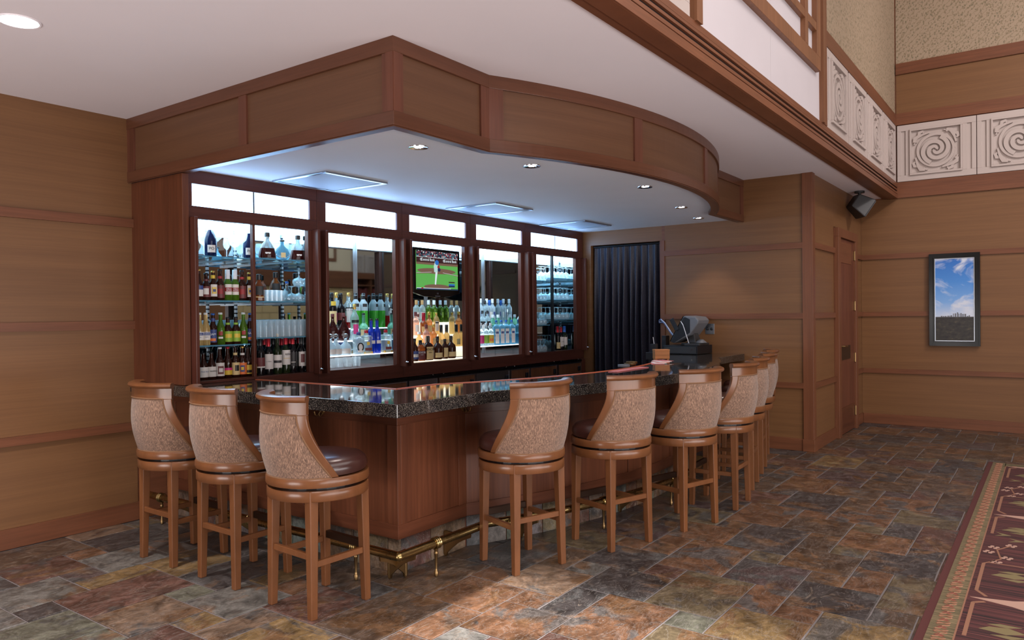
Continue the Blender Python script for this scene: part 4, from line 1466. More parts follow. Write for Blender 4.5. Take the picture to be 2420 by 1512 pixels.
bottle('b_cream', 'beer_bottle', 'bottle', longneck(0.235, 0.033), 'brown_glass', (('paper_cream', 0.02, 0.115, 1.35), ('paper_black', 0.05, 0.095, 0.55), ('paper_cream', 0.165, 0.19, 1.6)), ('foil_black', 0.0158, 0.224, 0.237))
bottle('b_sun', 'beer_bottle', 'bottle', longneck(0.235, 0.033), 'brown_glass', (('paper_orange', 0.02, 0.11, 1.35), ('paper_blue', 0.04, 0.09, 0.5), ('paper_yellow', 0.053, 0.077, 0.3), ('paper_white', 0.165, 0.185, 1.6)), ('foil_gold', 0.0158, 0.224, 0.237))
bottle('b_gold', 'beer_bottle', 'bottle', longneck(0.23, 0.033), 'brown_glass', (('paper_yellow', 0.02, 0.09, 1.35), ('paper_black', 0.03, 0.05, 0.8)), ('foil_black', 0.0158, 0.22, 0.232))
wn = wine()
bottle('w_black', 'wine_bottle', 'bottle', wn, 'black_glass', (('paper_maroon', 0.07, 0.14, 1.1), ('paper_white', 0.06, 0.07, 1.1)), ('foil_black', 0.0185, 0.235, 0.303))
bottle('w_red', 'wine_bottle', 'bottle', wn, 'black_glass', (('paper_white', 0.045, 0.165, 1.35), ('paper_white', 0.10, 0.125, 0.5)), ('foil_red', 0.0175, 0.225, 0.29), words=(('LA TERRE', 0.010, 'grey_plastic', 0.105, 0.039),))
bottle('w_cork', 'wine_bottle', 'bottle', wn, 'olive_glass', (('paper_white', 0.05, 0.155, 1.2), ('dark_plastic', 0.09, 0.11, 0.9)), ('cork', 0.0125, 0.295, 0.325))
bottle('w_ken', 'wine_bottle', 'bottle', wn, 'olive_glass', (('paper_white', 0.07, 0.19, 1.2), ('paper_cream', 0.12, 0.125, 0.9)), ('foil_red', 0.0175, 0.235, 0.30), words=(('KEN', 0.022, 'paper_black', 0.155, 0.039),))
bottle('w_dark', 'wine_bottle', 'bottle', wn, 'black_glass', (('dark_plastic', 0.055, 0.17, 1.3), ('paper_white', 0.085, 0.09, 0.5)), ('foil_red', 0.0175, 0.235, 0.30))
bottle('w_crest', 'wine_bottle', 'bottle', wn, 'black_glass', (('paper_white', 0.05, 0.17, 0.95), ('paper_maroon', 0.08, 0.15, 0.45)), ('foil_black', 0.018, 0.235, 0.303))
bottle('w_blue', 'wine_bottle', 'bottle', wn, 'olive_glass', (('paper_white', 0.06, 0.16, 1.1),), ('foil_blue', 0.0182, 0.225, 0.303))
bottle('w_tan', 'wine_bottle', 'bottle', wn, 'black_glass', (('paper_cream', 0.02, 0.10, 1.2),), ('foil_red', 0.0182, 0.225, 0.303))
# clear and tall spirits
sp1 = spirit(0.31, 0.041)
inn = lambda prof, top: [(r * 0.93, z + 0.004) for r, z in prof if z < top] + [(max(0.012, [r for r, z in prof if z <= top + 0.03][-1] * 0.9), top)]
bottle('s_green', 'liqueur_bottle', 'bottle', spirit(0.335, 0.044, 0.66), 'frost_glass', (), ('foil_black', 0.018, 0.255, 0.337), fill=None,
       extra=lambda t: (MB().lathe([(0.0445, 0.004), (0.0447, 0.01), (0.0447, 0.165), (0.0445, 0.168)], 16).build('drink', 'liqueur_green', t, smooth=True), wrap(0.0455, 0.205, 0.235, 0.5).build('label', 'paper_black', t)))
bottle('s_campari', 'liqueur_bottle', 'bottle', spirit(0.335, 0.044, 0.62), 'water_drink', (('paper_white', 0.06, 0.19, 0.7), ('paper_black', 0.165, 0.20, 0.9)), ('foil_gold', 0.0175, 0.305, 0.338),
       extra=lambda t: MB().lathe([(0.0442, 0.004), (0.0447, 0.01), (0.0447, 0.115), (0.0442, 0.118)], 16).build('drink', 'red_drink', t, smooth=True), words=(('CAMPARI', 0.017, 'foil_white', 0.178, 0.046),))
bottle('s_dark', 'liqueur_bottle', 'bottle', spirit(0.33, 0.042, 0.55), 'black_glass', (('paper_maroon', 0.08, 0.15, 1.0),), ('foil_black', 0.0165, 0.30, 0.333))
bottle('s_cream', 'liqueur_bottle', 'bottle', spirit(0.335, 0.045, 0.6), 'black_glass', (('paper_cream', 0.04, 0.165, 1.25), ('paper_yellow', 0.215, 0.255, 0.7)), ('foil_black', 0.0175, 0.29, 0.337))
bottle('s_yellow', 'liqueur_bottle', 'bottle', spirit(0.30, 0.043, 0.6), 'olive_glass', (('paper_yellow', 0.05, 0.16, 1.2),), ('foil_gold', 0.017, 0.265, 0.303))
bottle('s_palecap', 'liqueur_bottle', 'bottle', spirit(0.335, 0.040, 0.62), 'water_drink', (('paper_black', 0.165, 0.19, 1.0), ('paper_pink', 0.06, 0.15, 0.6)), ('foil_gold', 0.0165, 0.29, 0.338))
bottle('s_flask', 'liqueur_bottle', 'bottle', [(0.03, 0), (0.05, 0.006), (0.062, 0.06), (0.055, 0.10), (0.03, 0.15), (0.016, 0.18), (0.014, 0.215), (0.018, 0.22)], 'cognac', (), ('paper_maroon', 0.017, 0.22, 0.25), aspect=0.5)
bottle('s_mint', 'liqueur_bottle', 'bottle', spirit(0.25, 0.045, 0.48), 'mint_glass', (('paper_cream', 0.04, 0.10, 1.2),), ('foil_black', 0.016, 0.21, 0.253))
bottle('s_ball', 'tequila_bottle', 'bottle', [(0.04, 0), (0.05, 0.005), (0.052, 0.05), (0.046, 0.085), (0.022, 0.11), (0.016, 0.125), (0.016, 0.14)], 'frost_glass', (('paper_white', 0.015, 0.06, 0.8),), None,
       extra=lambda t: MB().lathe([(0.006, 0.14), (0.02, 0.15), (0.026, 0.168), (0.02, 0.187), (0.006, 0.195)], 12).build('stopper', 'clear_glass', t, smooth=True))
bottle('s_horse', 'tequila_bottle', 'bottle', [(0.044, 0), (0.046, 0.006), (0.046, 0.125), (0.038, 0.14), (0.018, 0.155), (0.017, 0.175)], 'water_drink', (('paper_white', 0.02, 0.10, 0.5),), ('paper_blue', 0.019, 0.172, 0.2), sq=6, seg=24,
       extra=lambda t: MB().tube([(0.026 * cos(q), -0.0475, 0.065 + 0.036 * sin(q)) for q in [-0.9 + (pi + 1.8) * i / 14 for i in range(15)]], 0.006, 6).build('horseshoe', 'paper_black', t))
bottle('s_goldsq', 'tequila_bottle', 'bottle', [(0.046, 0), (0.048, 0.006), (0.044, 0.16), (0.034, 0.168), (0.018, 0.172), (0.017, 0.19)], 'water_drink', (('paper_maroon', 0.03, 0.055, 0.6), ('paper_yellow', 0.08, 0.11, 0.3)), ('foil_red', 0.018, 0.188, 0.215), sq=5, seg=24,
       extra=lambda t: MB().box(-0.046, -0.046, 0.001, 0.046, 0.046, 0.022).build('gold_base', 'foil_gold', t, bevel=0.003))
bottle('s_cobalt', 'tequila_bottle', 'bottle', spirit(0.32, 0.035, 0.58, 0.4), 'cobalt_glass', (('paper_white', 0.09, 0.12, 0.7),), ('foil_black', 0.015, 0.30, 0.322))
# whisky of the third cabinet
bottle('k_knob', 'whisky_bottle', 'bottle', [(0.048, 0), (0.05, 0.005), (0.05, 0.135), (0.046, 0.155), (0.022, 0.175), (0.016, 0.18), (0.016, 0.225)], 'brown_glass', (('paper_cream', 0.01, 0.135, 0.76),), ('foil_black', 0.019, 0.185, 0.245), sq=5, seg=24, aspect=0.7,
       words=(('KNOB', 0.036, 'paper_black', 0.108, 0.036), ('CREEK', 0.015, 'paper_black', 0.078, 0.036)))
bottle('k_knobdark', 'whisky_bottle', 'bottle', [(0.044, 0), (0.046, 0.005), (0.046, 0.12), (0.04, 0.14), (0.02, 0.155), (0.016, 0.16), (0.016, 0.19)], 'amber_glass', (('paper_maroon', 0.01, 0.10, 0.76),), ('foil_black', 0.018, 0.16, 0.205), sq=5, seg=24, aspect=0.7,
       words=(('KNOB', 0.028, 'foil_white', 0.082, 0.034), ('CREEK', 0.012, 'foil_white', 0.06, 0.034)))
bottle('k_round', 'whisky_bottle', 'bottle', [(0.045, 0), (0.052, 0.006), (0.053, 0.11), (0.045, 0.14), (0.02, 0.165), (0.016, 0.17), (0.016, 0.2)], 'brown_glass', (('paper_cream', 0.02, 0.07, 1.0),), ('foil_black', 0.018, 0.19, 0.235))
bottle('k_oval', 'whisky_bottle', 'bottle', [(0.032, 0), (0.036, 0.006), (0.036, 0.12), (0.03, 0.14), (0.016, 0.16), (0.014, 0.19)], 'brown_glass', (('paper_cream', 0.02, 0.115, 0.75),), ('foil_black', 0.016, 0.18, 0.205))
bottle('k_white', 'whisky_bottle', 'bottle', [(0.046, 0), (0.05, 0.006), (0.05, 0.06), (0.042, 0.09), (0.018, 0.12), (0.015, 0.15)], 'honey', (('paper_white', 0.012, 0.06, 0.9),), ('foil_white', 0.017, 0.145, 0.17))
bottle('k_neck', 'whisky_bottle', 'bottle', [(0.04, 0), (0.043, 0.006), (0.043, 0.09), (0.036, 0.12), (0.018, 0.15), (0.015, 0.20)], 'honey', (('paper_cream', 0.02, 0.08, 0.9),), ('foil_black', 0.0175, 0.15, 0.235))
bottle('k_amber', 'whisky_bottle', 'bottle', spirit(0.24, 0.038, 0.55), 'whisky', (('paper_cream', 0.03, 0.10, 0.8),), ('foil_gold', 0.0165, 0.21, 0.243))
bottle('k_rose', 'whisky_bottle', 'bottle', spirit(0.24, 0.038, 0.6), 'rose_drink', (('paper_white', 0.04, 0.11, 0.7),), ('paper_maroon', 0.0165, 0.20, 0.243))
bottle('k_arch', 'whisky_bottle', 'bottle', [(0.032, 0), (0.034, 0.005), (0.034, 0.15), (0.026, 0.18), (0.012, 0.20), (0.012, 0.215)], 'honey', (('paper_white', 0.04, 0.14, 0.6), ('paper_black', 0.12, 0.135, 0.55)), ('foil_gold', 0.014, 0.212, 0.235))
bottle('k_redtop', 'whisky_bottle', 'bottle', spirit(0.23, 0.04, 0.5), 'amber_glass', (('paper_cream', 0.03, 0.09, 0.9),), ('foil_red', 0.0185, 0.15, 0.233))
bottle('k_tallcork', 'whisky_bottle', 'bottle', spirit(0.235, 0.036, 0.62), 'water_drink', (('paper_white', 0.04, 0.11, 0.8), ('paper_maroon', 0.06, 0.09, 0.3)), ('cork', 0.0155, 0.19, 0.238))
bottle('k_greenwhite', 'whisky_bottle', 'bottle', spirit(0.235, 0.036, 0.6), 'green_glass', (('paper_green', 0.05, 0.11, 0.8),), ('foil_white', 0.0155, 0.19, 0.238))
bottle('k_blue', 'whisky_bottle', 'bottle', spirit(0.23, 0.036, 0.6), 'sky_glass', (('paper_blue', 0.05, 0.11, 0.8),), ('cork', 0.0155, 0.19, 0.233))
bottle('k_deco', 'whisky_bottle', 'bottle', [(0.034, 0), (0.038, 0.006), (0.036, 0.10), (0.03, 0.14), (0.014, 0.17), (0.013, 0.20)], 'brown_glass', (('paper_blue', 0.02, 0.10, 1.2), ('paper_white', 0.04, 0.07, 0.8)), ('foil_black', 0.015, 0.195, 0.225))
# gin and vodka of the fourth cabinet
bottle('g_frost', 'vodka_bottle', 'bottle', spirit(0.30, 0.037, 0.62), 'frost_glass', (('paper_blue', 0.10, 0.15, 0.4),), ('foil_white', 0.0155, 0.255, 0.304))
bottle('g_black', 'vodka_bottle', 'bottle', spirit(0.28, 0.037, 0.62), 'water_drink', (('paper_black', 0.10, 0.15, 0.4),), ('foil_black', 0.0155, 0.24, 0.284))
bottle('g_blue', 'vodka_bottle', 'bottle', spirit(0.285, 0.037, 0.62), 'frost_glass', (('paper_white', 0.08, 0.15, 0.8),), ('foil_blue', 0.016, 0.225, 0.288))
bottle('g_square', 'gin_bottle', 'bottle', [(0.037, 0), (0.038, 0.004), (0.038, 0.20), (0.03, 0.22), (0.014, 0.235), (0.013, 0.262)], 'sky_glass', (('paper_white', 0.02, 0.185, 0.52), ('paper_blue', 0.13, 0.155, 0.4)), ('foil_blue', 0.0145, 0.258, 0.282), sq=7, seg=24)
bottle('g_lime', 'vodka_bottle', 'bottle', spirit(0.25, 0.037, 0.6), 'water_drink', (('paper_green', 0.03, 0.12, 1.2),), ('foil_white', 0.015, 0.225, 0.253))
bottle('g_peach', 'vodka_bottle', 'bottle', spirit(0.25, 0.037, 0.6), 'water_drink', (('paper_yellow', 0.03, 0.12, 1.2), ('paper_orange', 0.05, 0.08, 0.6)), ('foil_white', 0.015, 0.225, 0.253))
bottle('g_pink', 'vodka_bottle', 'bottle', spirit(0.25, 0.037, 0.6), 'water_drink', (('paper_pink', 0.03, 0.12, 1.2),), ('foil_white', 0.015, 0.225, 0.253))
bottle('g_green', 'gin_bottle', 'bottle', [(0.036, 0), (0.04, 0.006), (0.042, 0.12), (0.036, 0.15), (0.018, 0.175), (0.015, 0.20)], 'mint_glass', (('paper_white', 0.04, 0.07, 0.9), ('paper_red', 0.07, 0.09, 0.6)), ('foil_white', 0.017, 0.19, 0.225))
bottle('g_diamond', 'vodka_bottle', 'bottle', spirit(0.27, 0.037, 0.6), 'water_drink', (('paper_black', 0.02, 0.15, 0.9),), ('foil_black', 0.015, 0.24, 0.273),
       extra=lambda t: MB().box(-0.026, -0.0402, -0.026, 0.026, -0.0392, 0.026).build('diamond_label', 'paper_white', t, loc=(0, 0, 0.085), rot=(0, pi / 4, 0)))
# top shelf
bottle('c_fizz', 'champagne_bottle', 'bottle', [(0.04, 0), (0.043, 0.005), (0.043, 0.13), (0.036, 0.165), (0.018, 0.20), (0.015, 0.25), (0.018, 0.255)], 'navy_glass', (('paper_white', 0.03, 0.085, 0.7),), ('foil_white', 0.0185, 0.19, 0.265), words=(('PO', 0.03, 'paper_black', 0.058, 0.045),))
bottle('c_decanter', 'cognac_decanter', 'bottle', [(0.055, 0), (0.068, 0.01), (0.066, 0.04), (0.055, 0.09), (0.035, 0.13), (0.018, 0.15), (0.016, 0.185)], 'water_drink', (('paper_white', 0.03, 0.055, 0.33),), ('foil_black', 0.021, 0.18, 0.215), aspect=0.55, seg=20,
       extra=lambda t: MB().lathe([(0.054, 0.004), (0.0685, 0.012), (0.0665, 0.04), (0.0575, 0.085), (0.0565, 0.088)], 20, aspect=0.57).build('drink', 'cognac', t, smooth=True))
bottle('c_shell', 'cognac_decanter', 'bottle', [(0.045, 0), (0.06, 0.02), (0.064, 0.05), (0.052, 0.09), (0.022, 0.115), (0.016, 0.125), (0.015, 0.155)], 'sky_glass', (('paper_cream', 0.02, 0.06, 0.3),), ('foil_black', 0.02, 0.152, 0.165), aspect=0.45, seg=20,
       extra=lambda t: [MB().tube([(0.012 * a_, -0.024, 0.012), (0.05 * a_, -0.018, 0.07 - 0.03 * abs(a_)), (0.03 * a_, -0.006, 0.115 - 0.03 * abs(a_))], 0.004, 6).build('shell_rib', 'frost_glass', t) for a_ in (-1.1, -0.6, 0.0, 0.6, 1.1)])
bottle('c_brandy', 'brandy_bottle', 'bottle', [(0.048, 0), (0.05, 0.006), (0.048, 0.10), (0.034, 0.135), (0.018, 0.155), (0.016, 0.175)], 'amber_glass', (('paper_black', 0.05, 0.12, 0.7), ('paper_cream', 0.03, 0.036, 0.7)), ('foil_black', 0.02, 0.17, 0.215), aspect=0.6)
bottle('c_carafe', 'decanter', 'bottle', [(0.05, 0), (0.056, 0.01), (0.05, 0.05), (0.03, 0.09), (0.014, 0.115), (0.013, 0.15)], 'clear_glass', (), ('foil_blue', 0.014, 0.148, 0.165))
bottle('c_darkround', 'brandy_bottle', 'bottle', [(0.045, 0), (0.05, 0.01), (0.05, 0.10), (0.03, 0.14), (0.014, 0.15)], 'brown_glass', (), ('foil_black', 0.016, 0.148, 0.165))


def stem(h=0.21, r=0.04, foot=0.034):
    return [(foot, 0), (foot, 0.003), (0.006, 0.010), (0.004, 0.02), (0.004, h * 0.42), (0.010, h * 0.46), (r * 0.8, h * 0.56), (r, h * 0.70), (r * 0.96, h * 0.85), (r * 0.8, h),
            (r * 0.77, h), (r * 0.92, h * 0.85), (r * 0.95, h * 0.70), (r * 0.74, h * 0.57), (0.004, h * 0.48)]


def inv(p):
    hh = max(z for r, z in p)
    return [(r, hh - z) for r, z in p][::-1]


def simple_glass(key, name, cat, prof, mat='stem_glass'):
    o = MB().lathe(prof, 16, cap=False).build(name, mat, None, smooth=True, loc=(0, 0, -50))
    tag(o, 'x', cat)
    PROTO[key] = o


simple_glass('gl_goblet', 'wine_glass', 'glass', stem(0.25, 0.046))
simple_glass('gl_small', 'wine_glass', 'glass', stem(0.20, 0.042))
simple_glass('gl_sherry', 'sherry_glass', 'glass', stem(0.16, 0.026))
simple_glass('gl_inv', 'wine_glass', 'glass', inv(stem(0.155, 0.042, 0.036)))
simple_glass('gl_balloon', 'balloon_glass', 'glass', inv(stem(0.13, 0.05, 0.034)))
simple_glass('gl_pint', 'pint_glass', 'glass', [(0.042, 0), (0.038, 0.06), (0.032, 0.135), (0.030, 0.14), (0.006, 0.14), (0.006, 0.134), (0.029, 0.134), (0.036, 0.06), (0.040, 0)])
simple_glass('gl_rocks', 'tumbler', 'glass', [(0.006, 0.006), (0.034, 0.006), (0.038, 0.09), (0.040, 0.09), (0.036, 0.0), (0.006, 0.0)])
used = set()


def put(key, x, y, z, label, group, rz=None):
    p = PROTO[key]
    rz = random.uniform(-0.25, 0.25) - 0.35 if rz is None else rz
    if key not in used:
        used.add(key)
        p.location = (x, y, z)
        p.rotation_euler = (0, 0, rz)
        p['label'] = label
        p['group'] = group
        return p
    return copy_tree(p, (x, y, z), rz, label, group)


LOOK = dict(b_partial='brown bottle with white and blue label', b_maroon='short brown bottle with maroon label', b_bluestar='brown bottle with a blue star label', b_red='brown bottle with dull red label',
            b_foil='green bottle with white foil neck', b_clear='clear pale beer bottle', b_navy='brown bottle with navy label', b_green='plain green beer bottle', b_pale='short bottle with lime green label',
            b_white='short brown bottle lettered PALE ALE', b_white2='short brown bottle lettered MAXIMUS', b_ring='brown bottle with ringed white label', b_orange='brown bottle with yellow swirl label',
            b_cream='brown bottle with cream label', b_sun='brown bottle with orange sun label', b_gold='brown bottle with gold label',
            w_black='dark wine bottle with grey label', w_red='wine bottle with big white label', w_cork='wine bottle with a cork and wave label', w_ken='wine bottle lettered KEN', w_dark='wine bottle with charcoal label',
            w_crest='wine bottle with crested label', w_blue='blue capped wine bottle', w_tan='wine bottle with tan label',
            s_green='frosted bottle of green liqueur', s_campari='red liqueur with black and white label', s_dark='tall black liqueur bottle', s_cream='black bottle with large cream label', s_yellow='bottle with yellow label',
            s_palecap='clear bottle with gold cap', s_flask='dark amber drop-shaped flask', s_mint='green glass bottle with black cap', s_ball='squat clear bottle with ball stopper', s_horse='square clear bottle with black horseshoe',
            s_goldsq='square clear bottle on gold base', s_cobalt='tall cobalt blue bottle',
            k_knob='square whisky bottle with cream label', k_knobdark='square amber whisky bottle', k_round='round dark whisky bottle', k_oval='slim whisky bottle with oval label', k_white='squat bottle with white label',
            k_neck='whisky bottle with long black neck', k_amber='amber whisky bottle', k_rose='pale rose bottle', k_arch='slim pale bottle with white label', k_redtop='amber bottle with red wax top', k_tallcork='clear bottle with tall cork',
            k_greenwhite='green bottle with white cap', k_blue='pale blue bottle', k_deco='patterned blue and white bottle',
            g_frost='frosted vodka bottle with white cap', g_black='clear vodka bottle with black cap', g_blue='pale vodka bottle with blue cap', g_square='square blue gin bottle', g_lime='clear bottle with lime label',
            g_peach='clear bottle with yellow label', g_pink='clear bottle with pink label', g_green='round green gin bottle', g_diamond='vodka bottle with white diamond label',
            c_fizz='dark blue bottle with white foil and label', c_decanter='drop-shaped cognac decanter', c_shell='ribbed shell-shaped decanter', c_brandy='flat amber brandy bottle', c_carafe='clear carafe with blue stopper', c_darkround='dark round bottle')


def row(keys_px, Y, z, where, group, lim=99):
    """keys_px: (kind, photo column of its middle) along one shelf"""
    n = {}
    tot = {}
    for kx in keys_px:
        if survey(kx[1], Y + (kx[2] if len(kx) > 2 else 0)) > lim:
            continue
        tot[kx[0]] = tot.get(kx[0], 0) + 1
    for kx in sorted(keys_px, key=lambda q: q[1]):
        key, px = kx[0], kx[1]
        y = Y + (kx[2] if len(kx) > 2 else 0)
        if survey(px, y) > lim:      # past the mirrored side panel: the photograph shows a reflection there
            continue
        n[key] = n.get(key, 0) + 1
        w = LOOK.get(key, key)
        if tot[key] > 1:
            lab = '%s, %s alike %s' % (w, ORD[n[key] - 1], where)
        else:
            lab = '%s, %s' % (w, where)
        put(key, survey(px, y), y, z, lab, group)


g1 = 'beers in the first display cabinet'
row((('b_partial', 470.5), ('b_maroon', 488), ('b_bluestar', 504.5), ('b_red', 521), ('b_foil', 539), ('b_foil', 556), ('b_red', 572.5), ('b_bluestar', 590.5)), 5.12, 1.665, 'on the middle beer shelf', g1)
row((('b_clear', 471), ('b_clear', 486), ('b_navy', 503), ('b_green', 521), ('b_pale', 538), ('b_pale', 557), ('b_green', 575), ('b_navy', 591)), 5.12, 1.332, 'on the lower beer shelf', g1)
row((('b_white', 479), ('b_white2', 498), ('b_ring', 518), ('b_orange', 536.5), ('b_cream', 554.5), ('b_sun', 571.5), ('b_gold', 584), ('b_gold', 595)), 5.13, DZ0, 'on the lowest beer shelf', g1)
g2 = 'wine bottles in the first display cabinet'
row((('w_black', 614), ('w_red', 633), ('w_cork', 654), ('w_ken', 674), ('w_dark', 690.5), ('w_crest', 711), ('w_crest', 727)), 5.13, DZ0, 'in the front row of wine', g2)
row((('w_dark', 623), ('w_black', 644), ('w_tan', 664), ('w_dark', 683), ('w_black', 701), ('w_red', 720)), 5.26, DZ0, 'in the back row of wine', g2)
g3 = 'bottles and glasses on the top shelf of the first cabinet'
row((('c_fizz', 500), ('c_fizz', 590)), 5.14, 1.995, 'on the top shelf', g3)
for px, Y, kk, w in ((514, 5.12, 'gl_goblet', 'tall clear goblet in front of the first blue bottle'), (573, 5.12, 'gl_goblet', 'tall clear goblet before the second blue bottle'),
                     (485, 5.28, 'gl_small', 'clear wine glass behind the first blue bottle'), (557, 5.26, 'gl_small', 'clear wine glass in the middle of the top shelf'),
                     (538, 5.24, 'gl_sherry', 'small sherry glass in the middle of the top shelf')):
    put(kk, survey(px, Y), Y, 1.995, w, g3)
row((('c_decanter', 634), ('c_decanter', 706), ('c_shell', 669)), 5.14, 2.003, 'on the top shelf', g3)
for px, w in ((655, 'beside the shell decanter'), (685, 'between the shell decanter and the second cognac decanter')):
    put('gl_small', survey(px, 5.34), 5.34, 2.003, 'clear wine glass standing ' + w, g3)
row((('c_brandy', 613), ('c_darkround', 727), ('c_carafe', 679)), 5.13, 1.663, 'on the shelf above the pint glasses', g3)
put('c_brandy', survey(652, 5.36), 5.36, 1.70, 'flat amber brandy bottle behind the tumblers', g3)
for i, (px, Y) in enumerate(((630, 5.11), (641, 5.11), (652, 5.11), (663, 5.11), (637, 5.22), (648, 5.22), (659, 5.22), (670, 5.22))):
    put('gl_rocks', survey(px, Y), Y, 1.663, 'clear tumbler above the pint glasses, ' + ('front' if i < 4 else 'back') + ' row, ' + ORD[i % 4] + ' from the brandy', 'tumblers on the middle shelf')
for i, (px, Y) in enumerate(((690, 5.15), (707, 5.13), (719, 5.17), (698, 5.28), (714, 5.30))):
    put('gl_balloon', survey(px, Y), Y, 1.663, 'upturned balloon glass on the shelf above the pint glasses, ' + ORD[i] + ' of five', 'balloon glasses on the middle shelf')
for i, (px, Y) in enumerate(((707, 5.13), (724, 5.17))):
    put('gl_balloon', survey(px, Y), Y, 1.795, ('first', 'second')[i] + ' balloon glass stacked upside down on another balloon glass', 'balloon glasses on the middle shelf')
for Y in (5.12, 5.22):
    for i in range(9):
        put('gl_pint', survey(613 + i * 13.6, Y), Y, 1.375, 'upturned pint glass above the wine, ' + ('front' if Y < 5.2 else 'back') + ' row, ' + ORD[i] + ' from the beers', 'pint glasses above the wine')

g4 = 'bottles on the lit steps of the second cabinet'
wh = 'of the liqueur cabinet'
row((('s_ball', 780), ('s_ball', 793), ('s_ball', 816), ('s_horse', 847), ('s_goldsq', 865), ('s_cobalt', 877), ('s_cobalt', 891), ('s_goldsq', 911), ('s_horse', 929)), 5.13, 1.19, 'on the front step ' + wh, g4, 5.075)
row((('s_flask', 786), ('s_flask', 812), ('s_palecap', 838, 0.02), ('s_mint', 859), ('s_yellow', 899), ('s_flask', 917)), 5.29, 1.31, 'on the middle step ' + wh, g4, 5.075)
row((('s_cream', 784), ('s_dark', 806), ('s_palecap', 795, 0.04), ('s_campari', 824), ('s_green', 841), ('s_green', 859), ('s_palecap', 875), ('s_dark', 892), ('s_cream', 908), ('s_yellow', 925)), 5.42, 1.42, 'on the back step ' + wh, g4, 5.075)
for i in range(4):
    put('gl_rocks', survey(781 + i * 20, 5.2), 5.2, DZ0, 'clear tumbler under the lit step of the liqueur cabinet, ' + ORD[i] + ' of four', 'tumblers under the lit step')

g5 = 'whisky bottles under the television'
wh = 'under the television'
row((('k_deco', 979), ('k_knobdark', 992.5), ('k_knob', 1010.5), ('k_round', 1033), ('k_oval', 1050.5), ('k_round', 1065), ('k_round', 1082, 0.02), ('k_oval', 1097)), 5.12, 1.085, 'in the front row ' + wh, g5, 6.10)
row((('k_white', 990), ('k_rose', 1007), ('k_amber', 1024), ('k_neck', 1042), ('k_neck', 1055), ('k_arch', 1070), ('k_amber', 1082), ('k_white', 1095)), 5.235, 1.20, 'in the second row ' + wh, g5, 6.10)
row((('k_rose', 982), ('k_redtop', 1001), ('k_amber', 1014), ('k_arch', 1031), ('k_arch', 1047), ('k_amber', 1060), ('k_arch', 1069), ('k_rose', 1080), ('k_redtop', 1092)), 5.335, 1.33, 'in the third row ' + wh, g5, 6.10)
row((('k_tallcork', 984), ('k_tallcork', 998), ('k_greenwhite', 1013), ('k_greenwhite', 1026), ('k_blue', 1035), ('k_blue', 1044), ('k_blue', 1056), ('k_tallcork', 1068), ('k_blue', 1079), ('k_greenwhite', 1093)), 5.435, 1.46, 'in the back row ' + wh, g5, 6.10)

g6 = 'bottles on the steps of the gin cabinet'
wh = 'of the gin cabinet'
row((('g_pink', 1136), ('g_lime', 1148), ('g_peach', 1159), ('g_square', 1172.5), ('g_square', 1184.5), ('g_square', 1196), ('g_square', 1209), ('g_peach', 1219), ('g_lime', 1229)), 5.13, 1.19, 'on the front step ' + wh, g6, 7.125)
row((('g_diamond', 1140), ('g_diamond', 1152), ('g_green', 1165), ('g_green', 1177), ('g_diamond', 1191), ('g_frost', 1205), ('g_black', 1217), ('g_frost', 1228)), 5.29, 1.31, 'on the middle step ' + wh, g6, 7.125)
row((('g_frost', 1136), ('g_black', 1146), ('g_frost', 1150.5), ('g_blue', 1157), ('g_frost', 1164), ('g_frost', 1174), ('g_black', 1181), ('g_black', 1190), ('g_blue', 1199), ('g_black', 1206), ('g_blue', 1213.5), ('g_black', 1221), ('g_black', 1229)), 5.42, 1.42, 'on the back step ' + wh, g6, 7.125)

g7 = 'wine bottles in the glassware cabinet'
row((('w_tan', 1317), ('w_red', 1325), ('w_blue', 1333.5), ('w_blue', 1342), ('w_blue', 1350), ('w_blue', 1358)), 5.14, DZ0, 'below the glassware', g7, 8.355)
SHN = (('top', 'second', 'third', 'lowest'), ('top', 'second', 'third'))
for side, (zs_, a, b) in enumerate((((1.945, 1.699, 1.404, DZ0), 7.49, 7.80), ((1.987, 1.716, 1.468), 7.87, 8.34))):
    for zi, z in enumerate(zs_):
        n = 4 if b - a < 0.4 else 5
        for Y in (5.12, 5.27):
            for i in range(n):
                x = a + (b - a) * (i + 0.5) / n + (Y - 5.12) * 0.15
                put('gl_inv', x, Y, z, 'upturned wine glass, %s half %s shelf of the glassware cabinet, %s row, %s' % (('gin side', 'curtain side')[side], SHN[side][zi], 'front' if Y < 5.2 else 'back', ORD[i]),
                    'upturned wine glasses in the glassware cabinet', 0)
for k_, p_ in PROTO.items():
    if k_ not in used:
        for o in list(p_.children_recursive) + [p_]:
            bpy.data.objects.remove(o)

# ------------------------------------------------------------------ bar stools: +Y is the front, the swivel part turns on the legs
st = thing('bar_stool', 'stool', 'bar stool', (0, 0, 0), 0, 'swivel bar stools round the counter')


def hang(v):            # half angle of the wooden arm edge at height v (0 seat, 1 rail)
    return rad(48 + 40 * (1 - v) ** 1.6)


def bpt(a, v, off=0.0):  # point on the back: a from the middle of the back, off outwards
    R = 0.260 + 0.072 * v + 0.012 * sin(pi * v) + off
    c = 0.046 * v
    return (R * sin(a), c - R * cos(a), 0.715 + 0.33 * v)


